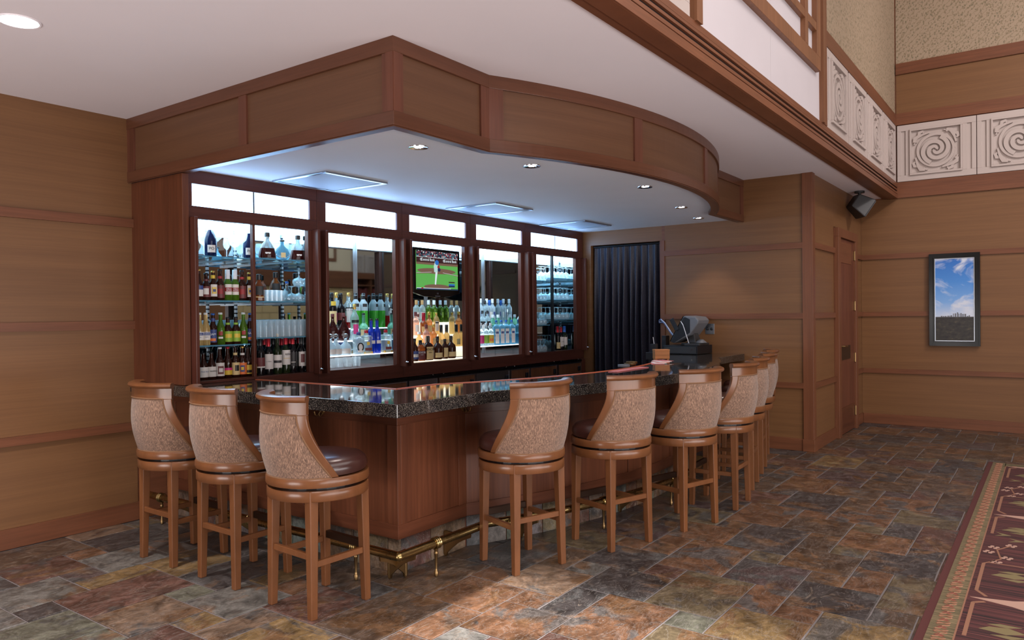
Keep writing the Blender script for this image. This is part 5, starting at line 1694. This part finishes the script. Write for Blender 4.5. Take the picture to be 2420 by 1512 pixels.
def stool_back(swivel):
    """children of the stool that turn with the seat"""
    nv, na = 12, 20
    rows_o, rows_i, rows_l = [], [], []
    AW = 0.155
    for i in range(nv + 1):
        v = i / nv
        A = hang(v) - AW * (1.0 if v < 0.9 else 1.0)
        bulge = lambda u: 0.010 * (1 - u * u) * sin(pi * min(1, max(0, v)))
        us = [-1 + 2 * j / na for j in range(na + 1)]
        rows_o.append([bpt(u * A, v, 0.002 + bulge(u)) for u in us])
        rows_i.append([bpt(u * A, v, -0.022) for u in us])
        rows_l.append([bpt(u * A, v, -0.05 - bulge(u)) for u in us])
    made = []
    made.append(MB().shell(rows_i, rows_o).build('back_upholstery', 'chenille', st, smooth=True))
    made.append(MB().shell(rows_l, rows_i).build('inner_back', 'leather', st, smooth=True))
    edge = [rows_o[i][0] for i in range(nv + 1)] + rows_o[nv][1:-1] + [rows_o[i][na] for i in range(nv, -1, -1)] + rows_o[0][-2:0:-1]
    made.append(MB().tube(edge, 0.0055, 6, closed=True).build('piping', 'piping_cord', st, smooth=True))
    for sg in (-1, 1):
        fo, fi = [], []
        for i in range(nv + 1):
            v = i / nv
            A1, A0 = hang(v), hang(v) - AW
            fo.append([bpt(sg * (A0 + (A1 - A0) * j / 3), v, 0.004) for j in range(4)])
            fi.append([bpt(sg * (A0 + (A1 - A0) * j / 3), v, -0.034) for j in range(4)])
        m = MB().shell(fo, fi) if sg < 0 else MB().shell(fi, fo)
        made.append(m.build('arm', 'stool_wood', st, smooth=True, bevel=0.004))
    AT = hang(1.0)
    us = [-AT + 2 * AT * j / 22 for j in range(23)]
    ro = [[bpt(a, 1.0, 0.004)[:2] + (z,) for a in us] for z in (1.045, 1.108)]
    ri = [[bpt(a, 1.0, -0.036)[:2] + (z,) for a in us] for z in (1.045, 1.108)]
    made.append(MB().shell(ri, ro).build('crest_board', 'stool_wood', st, smooth=True))
    prof = [(0.014, 1.108), (0.022, 1.113), (0.026, 1.122), (0.022, 1.134), (0.008, 1.140), (-0.03, 1.140), (-0.044, 1.134), (-0.048, 1.122), (-0.044, 1.112), (-0.036, 1.108)]
    vs, fs = [], []
    for a in us:
        for off, z in prof:
            x, y, _ = bpt(a, 1.0, off)
            vs.append((x, y, z))
    n_ = len(prof)
    for i in range(len(us) - 1):
        for j in range(n_):
            k_ = (j + 1) % n_
            fs.append((i * n_ + j, (i + 1) * n_ + j, (i + 1) * n_ + k_, i * n_ + k_))
    fs += [tuple(range(n_)), tuple((len(us) - 1) * n_ + j for j in range(n_ - 1, -1, -1))]
    made.append(MB().add(vs, fs).build('crest_rail', 'stool_wood', st, smooth=True))
    made.append(MB().lathe([(0.245, 0.666), (0.268, 0.668), (0.271, 0.675), (0.271, 0.706), (0.266, 0.714), (0.1, 0.715)], 40).build('swivel_ring', 'stool_wood', st, smooth=True))
    made.append(MB().lathe([(0.243, 0.715), (0.256, 0.722), (0.262, 0.745), (0.256, 0.775), (0.235, 0.796), (0.18, 0.808), (0.05, 0.812)], 36).build('seat', 'leather', st, smooth=True))
    return made


back_parts = stool_back(0)
MB().lathe([(0.22, 0.650), (0.225, 0.652), (0.225, 0.668), (0.1, 0.668)], 28).build('swivel_plate', 'black_plastic', st)
MB().lathe([(0.20, 0.597), (0.262, 0.597), (0.266, 0.602), (0.266, 0.646), (0.262, 0.652), (0.20, 0.652)], 40).build('apron_ring', 'stool_wood', st, smooth=True)
for sx, sy in ((-1, -1), (1, -1), (1, 1), (-1, 1)):
    t, b = 0.026, 0.019
    tx, bx2 = 0.164, 0.1745
    p = []
    for z, c_, hw_ in ((0.0, bx2, b), (0.653, tx, t)):
        for ex, ey in ((-1, -1), (1, -1), (1, 1), (-1, 1)):
            p.append((sx * c_ + ex * hw_, sy * c_ + ey * hw_, z))
    MB().hexa(p).build('leg', 'stool_wood', st, bevel=0.004)
for sx, sy in ((0, -1), (-1, 0), (1, 0), (0, 1)):
    if sy == -1:
        m, mt = MB().box(-0.155, -0.183, 0.298, 0.155, -0.161, 0.330), 'stool_wood'
    elif sy == 1:
        m, mt = MB().box(-0.155, 0.158, 0.280, 0.155, 0.186, 0.322), 'bronze'
    else:
        m, mt = MB().box(sx * 0.172 - 0.012, -0.155, 0.258, sx * 0.172 + 0.012, 0.155, 0.290), 'stool_wood'
    m.build('foot_rest' if sy == 1 else 'stretcher', mt, st, bevel=0.003)
bpy.context.view_layer.update()
back_names = {o.name.split('.')[0] for o in back_parts}
STOOLS = [((2.690, 4.588), 90, -6, 'first from the long wall on the short side'), ((2.688, 3.928), 89, -5, 'second from the long wall on the short side'),
          ((2.660, 3.222), 87, -11, 'third from the long wall, closest to the counter corner'), ((3.803, 2.686), 71, 7, 'first after the counter corner on the long side'),
          ((4.500, 2.435), 72.5, 6, 'second after the counter corner on the long side'), ((5.182, 2.233), 73.5, 4, 'third after the counter corner on the long side'),
          ((5.888, 2.194), 93, 0, 'fourth after the counter corner on the long side'), ((6.575, 2.320), 101, 3, 'third from the end by the register'),
          ((7.275, 2.462), 102, 3, 'second from the end by the register'), ((7.95, 2.640), 103, 3, 'last one at the end by the register')]
for i, ((x, y), ang, sw, w) in enumerate(STOOLS):
    o = st if i == 0 else copy_tree(st)
    o.location = (x, y, 0.0)
    # legs A-B lie along ang; the back of the base faces ang - 180 (front of the bar) or ang + 90 (short side)
    back = ang + 90 if i < 3 else ang - 180
    o.rotation_euler = (0, 0, rad(back + 90))
    for ch in o.children:
        if ch.name.split('.')[0] in back_names:
            ch.rotation_euler = (0, 0, rad(sw))
    o['label'] = 'bar stool, ' + w

# ------------------------------------------------------------------ curtain in the doorway of the end wall
cu = thing('curtain', 'floor-length black pleated curtain hung in the doorway behind the bar', 'curtain', (XW + 0.05, 4.39, 0))
nu, nv = 150, 14
fo, fi = [], []
rc = random.Random(5)
ph = [rc.uniform(0, 6.28) for _ in range(6)]
for j in range(nv + 1):
    t = j / nv
    z = 2.385 - t * 2.36
    ro, ri = [], []
    for i in range(nu + 1):
        u = i / nu
        y = -0.475 + 0.95 * u
        amp = 0.012 + 0.044 * min(1, t * 2.5)
        d = amp * sin(2 * pi * (10.5 * u + 0.25 * sin(5 * u + ph[0]) + 0.10 * t * sin(7 * u + ph[3]))) + 0.45 * amp * sin(2 * pi * (7.2 * u + 0.3 * t) + ph[1])
        ro.append((d, y, z))
        ri.append((d + 0.006, y, z))
    fo.append(ro)
    fi.append(ri)
MB().shell(fo, fi).build('cloth', 'curtain_cloth', cu, smooth=True)
MB().tube([(0, -0.485, 2.40), (0, 0.49, 2.40)], 0.012, 10).build('rod', 'black_plastic', cu)

# ------------------------------------------------------------------ cash register corner
dw = thing('till', 'black till box on the counter under the register', 'till', (8.325, 3.48, TZ1))
dw.rotation_euler = (0, 0, rad(-3))
MB().box(-0.2, -0.215, 0.004, 0.2, 0.215, 0.10).build('case', 'black_plastic', dw, bevel=0.003)
MB().box(-0.206, -0.20, 0.012, -0.2, 0.20, 0.085).build('drawer_front', 'dark_plastic', dw, bevel=0.002)
MB().lathe([(0.009, 0), (0.009, 0.004)], 10).build('lock', 'chrome', dw, loc=(-0.206, -0.15, 0.06), rot=(0, -pi / 2, 0))
for sx in (-0.16, 0.16):
    MB().lathe([(0.012, 0), (0.012, 0.004)], 8).build('foot', 'black_plastic', dw, loc=(sx, 0.0, 0))
pos = thing('cash_register', 'grey touch screen cash register on the black till box', 'cash register', (8.30, 3.40, TZ1 + 0.10))
# local: screen faces +Y side (towards the bartender), leans back
MB().prism([(-0.16, -0.14), (0.14, -0.14), (0.16, 0.02), (0.10, 0.10), (-0.12, 0.10), (-0.16, 0.04)], 0.0, 0.028).build('base', 'dark_plastic', pos, bevel=0.008)
MB().hexa([(-0.09, -0.07, 0.028), (0.09, -0.07, 0.028), (0.09, 0.04, 0.028), (-0.09, 0.04, 0.028), (-0.055, -0.03, 0.16), (0.055, -0.03, 0.16), (0.055, 0.03, 0.16), (-0.055, 0.03, 0.16)]).build('neck', 'dark_plastic', pos, bevel=0.01)
prof = [(0.215, 0.045), (0.05, 0.335), (0.03, 0.343), (-0.095, 0.33), (-0.135, 0.29), (-0.125, 0.255), (-0.02, 0.12), (0.17, 0.025)]
vs = [(-0.165, y, z) for y, z in prof] + [(0.165, y, z) for y, z in prof]
n_ = len(prof)
MB().add(vs, [tuple(range(n_ - 1, -1, -1)), tuple(range(n_, 2 * n_))] + [(i, (i + 1) % n_, n_ + (i + 1) % n_, n_ + i) for i in range(n_)]).build('screen_housing', 'grey_plastic', pos, bevel=0.014)
side = [(0.205, 0.047), (0.048, 0.322), (0.028, 0.33), (-0.03, 0.30), (-0.03, 0.15), (0.165, 0.032)]
for sx in (-0.1675, 0.1655):
    vs = [(sx, y, z) for y, z in side] + [(sx + 0.002, y, z) for y, z in side]
    MB().add(vs, [tuple(range(5, -1, -1)), tuple(range(6, 12))] + [(i, (i + 1) % 6, 6 + (i + 1) % 6, 6 + i) for i in range(6)]).build('side_cover', 'black_plastic', pos)
sp_ = [(0.222, 0.05), (0.056, 0.34), (0.048, 0.336), (0.214, 0.046)]
vs = [(-0.158, y, z) for y, z in sp_] + [(0.158, y, z) for y, z in sp_]
MB().add(vs, [(3, 2, 1, 0), (4, 5, 6, 7)] + [(i, (i + 1) % 4, 4 + (i + 1) % 4, 4 + i) for i in range(4)]).build('touch_screen', 'black_gloss', pos)
MB().box(-0.185, 0.05, 0.16, -0.165, 0.10, 0.31).build('card_reader', 'black_plastic', pos, bevel=0.004, rot=(rad(-28), 0, 0), loc=(0, -0.02, 0.07))
MB().tube([(-0.17, 0.08, 0.28), (-0.2, 0.04, 0.24), (-0.2, 0.0, 0.12), (-0.18, -0.02, 0.03)], 0.005, 6).build('cord', 'white_cable', pos, smooth=True)
MB().lathe([(0.075, 0.028), (0.08, 0.034), (0.06, 0.05), (0.03, 0.07)], 16, aspect=0.8).build('card_tray', 'grey_plastic', pos, smooth=True, loc=(-0.04, -0.11, 0))
cb_ = thing('cable_bundle', 'blue and white cables running from the register to the wall', 'cables', (8.45, 3.75, 1.25))
pth = [(-0.12, -0.13, -0.02), (-0.02, -0.02, 0.05), (0.05, 0.09, 0.16), (0.07, 0.15, 0.205), (0.075, 0.175, 0.19), (0.07, 0.165, 0.165), (0.085, 0.12, 0.17)]
for q, mt in (((0, 0, 0), 'white_cable'), ((0.008, 0.006, 0.008), 'blue_cable'), ((-0.006, 0.008, -0.004), 'blue_cable')):
    MB().tube([(x + q[0], y + q[1], z + q[2]) for x, y, z in pth], 0.0055, 6).build('cable', mt, cb_, smooth=True)
tw = thing('printer_box', 'narrow black box standing behind the till by the curtain', 'box', (8.42, 3.80, TZ1))
MB().box(-0.05, -0.028, 0, 0.05, 0.028, 0.205).build('case', 'black_plastic', tw, bevel=0.003)
MB().box(-0.053, -0.018, 0.15, -0.05, 0.018, 0.18).build('slot', 'dark_plastic', tw)
wb_ = thing('wooden_box', 'small dovetailed wooden box on the granite counter before the register', 'box', (7.10, 3.255, TZ1))
wb_.rotation_euler = (0, 0, rad(-51.5))
MB().box(-0.075, -0.055, 0.012, 0.075, 0.055, 0.092).build('case', 'box_wood', wb_, bevel=0.002)
MB().box(-0.077, -0.057, 0.0925, 0.077, 0.057, 0.108).build('lid', 'box_wood', wb_, bevel=0.003)
for sx in (-0.06, 0.06):
    MB().box(sx - 0.01, -0.05, 0.0, sx + 0.01, 0.05, 0.012).build('foot', 'box_wood', wb_)
text('RESERVE', 0.022, 'bar_wood', wb_, (0, -0.0555, 0.055)) if False else None
mb_ = MB()
for i in range(7):
    for sx in (-1, 1):
        mb_.box(sx * 0.0755 - 0.001, -0.056, 0.016 + i * 0.011, sx * 0.0755 + 0.001, -0.05, 0.021 + i * 0.011)
mb_.build('finger_joint', 'bar_wood', wb_)
caddy = thing('straw_caddy', 'small black bar caddy behind the wooden box', 'caddy', (7.16, 3.36, TZ1))
MB().box(-0.07, -0.06, 0, 0.07, 0.06, 0.075).build('tray', 'black_plastic', caddy, bevel=0.004)
MB().box(-0.03, -0.03, 0.075, 0.03, 0.03, 0.16).build('straw_holder', 'black_plastic', caddy, bevel=0.003)
MB().tube([(0, 0.0, 0.16), (0.0, 0.01, 0.23)], 0.003, 6).build('straw', 'white_cable', caddy)
for i in range(5):
    t = i / 4
    x, y = 6.55 + 0.22 * t, 3.04 + 0.045 * t
    o = MB().box(-0.06, -0.10, 0, 0.06, 0.10, 0.003).build('menu_card', ('menu_pink', 'paper_white', 'menu_pink', 'paper_white', 'menu_pink')[i], None, loc=(x, y, TZ1 + 0.001 + 0.0035 * i), rot=(0, 0, rad(-62 + 7 * i)))
    tag(o, ('bottom pink', 'lower white', 'middle pink', 'upper white', 'topmost pink')[i] + ' menu card of the fanned stack by the wooden box', 'menu', 'menu cards fanned on the counter')
for i, (x, y) in enumerate(((6.02, 3.12), (6.22, 3.16), (6.45, 3.26))):
    o = MB().lathe([(0.052, 0.0), (0.055, 0.004), (0.055, 0.02), (0.05, 0.022)], 20).build('ash_dish', 'old_brass' if i else 'grey_plastic', None, smooth=True, loc=(x, y, TZ1))
    tag(o, 'small round dish on the inner edge of the counter, ' + ('first', 'second', 'third')[i] + ' from the corner', 'dish', 'small dishes on the counter')
bm = MB().box(-0.30, -0.045, 0, 0.30, 0.045, 0.006).build('bar_mat', 'menu_pink', None, bevel=0.002, loc=(5.75, 2.93, TZ1 + 0.0005), rot=(0, 0, rad(1)))
tag(bm, 'long narrow pink bar mat on the granite counter', 'mat')

# wall plate with two round controls
wp = thing('control_plate', 'metal wall plate with two round black knobs beside the register', 'wall plate', (XW - 0.007, 3.295, 1.34))
MB().box(-0.006, -0.055, -0.062, 0, 0.055, 0.062).build('plate', 'steel', wp, bevel=0.002)
for q in (-0.024, 0.024):
    MB().lathe([(0.017, 0), (0.019, 0.006), (0.014, 0.02), (0.006, 0.024)], 14).build('knob', 'black_plastic', wp, smooth=True, loc=(-0.006, q, 0.0), rot=(0, -pi / 2, 0))

# ------------------------------------------------------------------ painting on the far wall
pa = thing('painting', 'tall painting of blue sky above a dark skyline in a black frame', 'painting', (11.152, 1.036, 1.664))
hw_, hh = 0.283, 0.595
fm = MB()
for k_, (a, d0, d1) in enumerate(((0.0, 0.0, 0.040), (0.022, 0.0, 0.050), (0.045, 0.0, 0.030))):
    b = (0.022, 0.045, 0.062)[k_]
    A_, B_ = (hw_ - a, hh - a), (hw_ - b, hh - b)
    for p0, p1 in ((((-1, -1)), ((1, -1))), ((1, -1), (1, 1)), ((1, 1), (-1, 1)), ((-1, 1), (-1, -1))):
        q = [(p0[0] * A_[0], p0[1] * A_[1]), (p1[0] * A_[0], p1[1] * A_[1]), (p1[0] * B_[0], p1[1] * B_[1]), (p0[0] * B_[0], p0[1] * B_[1])]
        fm.hexa([(-d0, y, z) for y, z in q] + [(-d1, y, z) for y, z in q])
fm.build('frame', 'black_gloss', pa)
sl_ = MB()
for b in ((-0.221, -0.533, 0.221, -0.525), (-0.221, 0.525, 0.221, 0.533), (-0.221, -0.525, -0.213, 0.525), (0.213, -0.525, 0.221, 0.525)):
    sl_.box(-0.026, b[0], b[1], 0, b[2], b[3])
sl_.build('silver_slip', 'steel', pa)
k = N('canvas', 0.5)
tc = k.n('TexCoord')
sep = k.n('SeparateXYZ')
k.l(tc.outputs['Object'], sep.inputs[0])
v = k.coords((1, 3.0, 4.2), rot=(0.45, 0, 0))
f1 = k.noise(v, 0.9, 6, 0.55, 0.9)
f2 = k.noise(k.coords((1, 6, 12)), 2.5, 5, 0.6)
sky = k.ramp(k.n('MapRange').outputs[0], ((0.0, (0, 0, 0)), (1, (1, 1, 1))))
mr = sky.node.inputs[0].links[0].from_node
mr.inputs['From Min'].default_value = -0.22
mr.inputs['From Max'].default_value = 0.53
k.l(sep.outputs['Z'], mr.inputs['Value'])
grad = k.ramp(mr.outputs[0], ((0.0, lin((196, 210, 232))), (0.25, lin((120, 168, 226))), (0.6, lin((70, 136, 212))), (1.0, lin((34, 104, 190)))))
cl = k.ramp(f1, ((0.48, (0, 0, 0)), (0.62, (1, 1, 1))))
skyc = k.mix(cl, grad, lin((208, 216, 232)))
gnd = k.ramp(f2, ((0.3, lin((34, 33, 38))), (0.6, lin((58, 55, 50))), (0.8, lin((104, 94, 72)))))
mr2 = k.n('MapRange')
mr2.inputs['From Min'].default_value = -0.225
mr2.inputs['From Max'].default_value = -0.215
k.l(sep.outputs['Z'], mr2.inputs['Value'])
k.base(k.mix(mr2.outputs[0], gnd, skyc))
MAT['canvas'] = k.m
cv = MB().box(-0.020, -0.216, -0.528, -0.004, 0.216, 0.528).build('canvas', 'canvas', pa)
sk = MB()
rs = random.Random(9)
y = -0.17
while y < 0.16:
    w_ = rs.uniform(0.008, 0.02)
    h_ = rs.uniform(0.012, 0.035) + (0.025 if abs(y + 0.06) < 0.07 else 0)
    sk.box(-0.0206, y, -0.222, -0.0198, y + w_, -0.222 + h_)
    y += w_ + rs.uniform(0.002, 0.012)
sk.build('painted_skyline', 'grey_plastic', cv)

# ------------------------------------------------------------------ rug at the right edge
rg0 = thing('rug', 'maroon woven rug with green border and floral motifs on the slate floor', 'rug', (6.4, -1.0, 0.0))
ry1, rx1 = 0.54, 8.90
k = N('rug_field', 0.95)
v = k.coords((2.2, 1, 1))
w1 = k.noise(k.coords((60, 0.8, 1)), 1.6, 3, 0.6)
k.base(k.ramp(w1, ((0.36, lin((30, 17, 19))), (0.5, lin((74, 36, 36))), (0.68, lin((104, 56, 54))))))
k.bump(w1, 0.3, 0.004)
MAT['rug_field'] = k.m
plain('rug_edge', (84, 40, 37), 0.95)
plain('rug_tan', (142, 100, 78), 0.95)
plain('rug_pale', (178, 142, 126), 0.95)
plain('rug_rust', (130, 72, 58), 0.95)
plain('rug_olive', (122, 108, 74), 0.95)
k = N('rug_border', 0.95)
w1 = k.noise(k.coords((90, 1, 1)), 1.3, 3, 0.6)
k.base(k.ramp(w1, ((0.4, lin((66, 64, 42))), (0.6, lin((138, 118, 88))))))
MAT['rug_border'] = k.m
T = 0.009
LX, LY = rx1 - 6.4, ry1 + 1.0
MB().box(-5.4, -2.4, 0.0012, LX, LY, T - 0.001).build('backing', 'rug_edge', rg0, bevel=0.002)
MB().box(-5.4, -2.0, 0.002, LX - 0.20, LY - 0.155, T).build('field', 'rug_field', rg0)
bd = MB().box(-5.4, LY - 0.15, 0.002, LX - 0.01, LY - 0.04, T)
bd.box(LX - 0.20, -2.0, 0.002, LX - 0.03, LY - 0.145, T)
bd.build('border', 'rug_border', rg0)
sc_ = MB()
for i in range(62):
    x = -3.9 + i * 0.105
    if x > LX - 0.1:
        break
    yb = LY - 0.095
    for s_ in (-1, 1):
        pts = [(x + 0.045 * t, yb + s_ * 0.042 * sin(pi * t * 1.0) * cos(t * 2), T + 0.0006) for t in [q / 6 for q in range(-6, 7)]]
        sc_.tube(pts, 0.0035, 4)
sc_.build('scroll_pattern', 'rug_tan', rg0)['kind'] = 'stuff'
sc_ = MB()
for i in range(62):
    x = -3.85 + i * 0.105
    if x > LX - 0.1:
        break
    sc_.prism([(x - 0.02, LY - 0.095), (x, LY - 0.07), (x + 0.02, LY - 0.095), (x, LY - 0.12)], T, T + 0.0008)
sc_.build('red_pattern', 'rug_rust', rg0)['kind'] = 'stuff'


def motif(name, mat, polys, parent=rg0):
    m = MB()
    for i, p in enumerate(polys):
        m.prism(p, T - 0.001, T + 0.001)
    return m.build(name, mat, parent)


def lily(cx, cy, s, d=1):
    P_ = lambda pts: [(cx + d * x * s, cy + y * s) for x, y in pts]
    motif('flower', 'rug_pale', [P_([(0.0, 0.36), (0.05, 0.15), (0.17, -0.05), (0.12, -0.35), (0.0, -0.22), (-0.10, -0.38), (-0.15, -0.05), (-0.05, 0.15)])])
    m = MB().prism(P_([(0.0, 0.0), (0.07, -0.12), (0.0, -0.30), (-0.06, -0.12)]), T, T + 0.0018)
    m.build('flower_heart', 'rug_rust', rg0)


def bar2(pts, w):
    out = []
    for a, b in zip(pts, pts[1:]):
        d = Vector((b[0] - a[0], b[1] - a[1])).normalized()
        n2 = Vector((-d.y, d.x)) * w / 2
        out.append([(a[0] + n2.x, a[1] + n2.y), (a[0] - n2.x, a[1] - n2.y), (b[0] - n2.x, b[1] - n2.y), (b[0] + n2.x, b[1] + n2.y)])
    return out


MB().box(-5.4, LY - 0.158, T - 0.001, LX - 0.2, LY - 0.15, T + 0.0008).build('border_line', 'rug_tan', rg0)
fy = 1.35
for x0 in (-1.75, 0.22, 2.30):
    lily(x0, 1.046, 0.9)
    motif('stem', 'rug_tan', bar2([(min(x0 + 0.66, LX - 0.22) if x0 < 2 else x0 + 0.02, fy), (x0 + (0.13 if x0 < 2 else 0.01), fy), (x0 + 0.05, fy - 0.05)], 0.018) + bar2([(x0 - 0.57, fy), (x0 - 0.08, fy), (x0 - 0.04, fy - 0.05)], 0.018))
    for q in (-0.43, 0.46) if x0 < 2 else (-0.43,):
        motif('leaf', 'rug_olive', [[(x0 + q - 0.01, fy - 0.05), (x0 + q + 0.04, fy - 0.09), (x0 + q + 0.06, fy - 0.17), (x0 + q + 0.02, fy - 0.24), (x0 + q - 0.03, fy - 0.16)],
                                    [(x0 + q + 0.07, fy - 0.08), (x0 + q + 0.10, fy - 0.13), (x0 + q + 0.10, fy - 0.22), (x0 + q + 0.06, fy - 0.16)],
                                    [(x0 + q - 0.06, fy - 0.10), (x0 + q - 0.04, fy - 0.16), (x0 + q - 0.03, fy - 0.24), (x0 + q - 0.08, fy - 0.18)]])
    if x0 > 2:
        continue
    for q, r2 in ((1.05, 0.03), (1.14, 0.12), (0.93, 0.01), (0.84, 0.11), (0.72, 0.06)):
        bl = []
        for a in range(4):
            t = a * pi / 2 + 0.4
            cx_, cy_ = x0 + q + 0.022 * cos(t), fy - r2 + 0.022 * sin(t)
            bl.append([(cx_ + 0.016 * cos(u), cy_ + 0.012 * sin(u)) for u in [2 * pi * i / 8 for i in range(8)]])
        motif('blossom', 'rug_pale', bl)
    motif('twig', 'rug_tan', bar2([(x0 + 0.66, fy), (x0 + 0.80, fy - 0.08), (x0 + 1.0, fy - 0.05), (x0 + 1.14, fy - 0.12)], 0.010) + bar2([(x0 + 0.69, fy - 0.02), (x0 + 0.70, fy - 0.3)], 0.010))
    for q, r2 in ((1.40, 0.04), (1.28, 0.12)):
        motif('leaf', 'rug_olive', [[(x0 + q - 0.05, fy - r2 + 0.02), (x0 + q, fy - r2 - 0.02), (x0 + q + 0.05, fy - r2 + 0.02), (x0 + q, fy - r2 - 0.07)]])

# ------------------------------------------------------------------ rear of the hall, seen only in the mirrors: fireplace, bookcase, palm
fp = thing('stone_fireplace', 'pale stone chimney breast with wooden lintel, seen in the bar mirror', 'fireplace', (-7.36, -11.35, 0))
MB().box(-2.4, 0, 0, 2.4, 0.5, 2.62).build('core', 'grout', fp)
MB().box(-2.45, 0, 2.62, 2.45, 0.62, 3.25).build('mantel_beam', 'wall_rail', fp, bevel=0.01)
MB().box(-2.35, 0, 3.25, 2.35, 0.5, 6.4).build('chimney', 'beige_paint', fp)
fw2 = MB().box(-1.6, 0.5, 3.6, -1.48, 0.53, 5.4).box(1.48, 0.5, 3.6, 1.6, 0.53, 5.4).box(-1.48, 0.5, 3.6, 1.48, 0.53, 3.72).box(-1.48, 0.5, 5.28, 1.48, 0.53, 5.4)
fw2.build('wall_frame', 'wall_rail', fp)
rs = random.Random(4)
z = 0.9
sm = {}
while z < 2.55:
    h_ = rs.choice((0.2, 0.26, 0.32))
    y = -2.4
    while y < 2.37:
        w_ = min(rs.choice((0.3, 0.45, 0.6)), 2.4 - y)
        kk = (round(w_, 2), round(min(h_, 2.62 - z), 2))
        if kk not in sm:
            o = MB().box(0.008, 0.0, 0.008, w_ - 0.008, 0.04, kk[1] - 0.008).build('stone', 'stone_cream', fp, bevel=0.01)
            sm[kk] = o.data
        else:
            o = bpy.data.objects.new('stone', sm[kk])
            C.objects.link(o)
            o.parent = fp
        o.location = (y, 0.495 + rs.uniform(0, 0.02), z)
        y += w_
    z += h_
bcs = thing('bookcase', 'built-in wooden bookcase under carved panels, seen in the bar mirror', 'bookcase', (-10.85, -11.35, 0))
for x in (-1.0, -0.02, 0.96):
    MB().box(x, 0.0, 0, x + 0.05, 0.4, 3.0).build('side_panel', 'wall_stile', bcs)
MB().box(-0.95, 0, 0, 0.96, 0.03, 3.0).build('back_panel', 'cabinet_wood', bcs)
for z in (0.08, 0.75, 1.25, 1.75, 2.25, 2.72):
    MB().box(-0.95, 0.03, z, 0.96, 0.38, z + 0.045).build('shelf', 'wall_rail', bcs)
MB().box(-1.02, 0.0, 3.0, 1.02, 0.44, 3.24).build('cornice', 'wall_rail', bcs)
rs = random.Random(8)
bk_ = MB()
for z in (1.295, 1.795, 2.295):
    x = -0.93
    while x < 0.88:
        w_ = rs.uniform(0.035, 0.07)
        if rs.random() < 0.8 and not -0.08 < x < 0.05:
            bk_.box(x, 0.05, z, x + w_ - 0.003, 0.28, z + rs.uniform(0.25, 0.38))
        x += w_
bk_.build('books', 'paper_maroon', bcs)['kind'] = 'stuff'
for i, w in enumerate(('over the bookcase next to the fireplace', 'over the bookcase next to the palm')):
    copy_tree(frz, (-9.92 - 0.95 * i, -11.34, 3.245), pi, 'carved scroll panel seen in the bar mirror, ' + w)
pm = thing('potted_palm', 'dark leafy palm in a clay pot, seen in the bar mirror', 'palm', (-12.95, -10.7, 0))
MB().lathe([(0.20, 0), (0.24, 0.02), (0.28, 0.42), (0.30, 0.45), (0.27, 0.45), (0.22, 0.40)], 18).build('pot', 'terracotta', pm, smooth=True)
MB().tube([(0, 0, 0.4), (0.03, 0.0, 1.2), (0.0, 0.01, 2.2)], 0.05, 8).build('trunk', 'bronze', pm)
rs = random.Random(2)
for i in range(22):
    a = 2 * pi * i / 22 + rs.uniform(-0.2, 0.2)
    hz = rs.uniform(1.0, 2.4)
    z0 = rs.uniform(1.3, 2.4)
    pts = []
    for j in range(7):
        t = j / 6
        rr = 0.95 * t
        pts.append(Vector((rr * cos(a), max(-0.4, rr * sin(a)), z0 + hz * t - 1.1 * t * t)))
    lf = MB()
    d = Vector((-sin(a), cos(a), 0))
    vs = []
    for j, p in enumerate(pts):
        w_ = 0.14 * sin(pi * (0.12 + 0.85 * j / 6))
        vs += [p - d * w_, p + d * w_ + Vector((0, 0, 0.01))]
    lf.add(vs, [(2 * j, 2 * j + 1, 2 * j + 3, 2 * j + 2) for j in range(6)])
    lf.build('frond', 'leaf_green', pm, smooth=True)
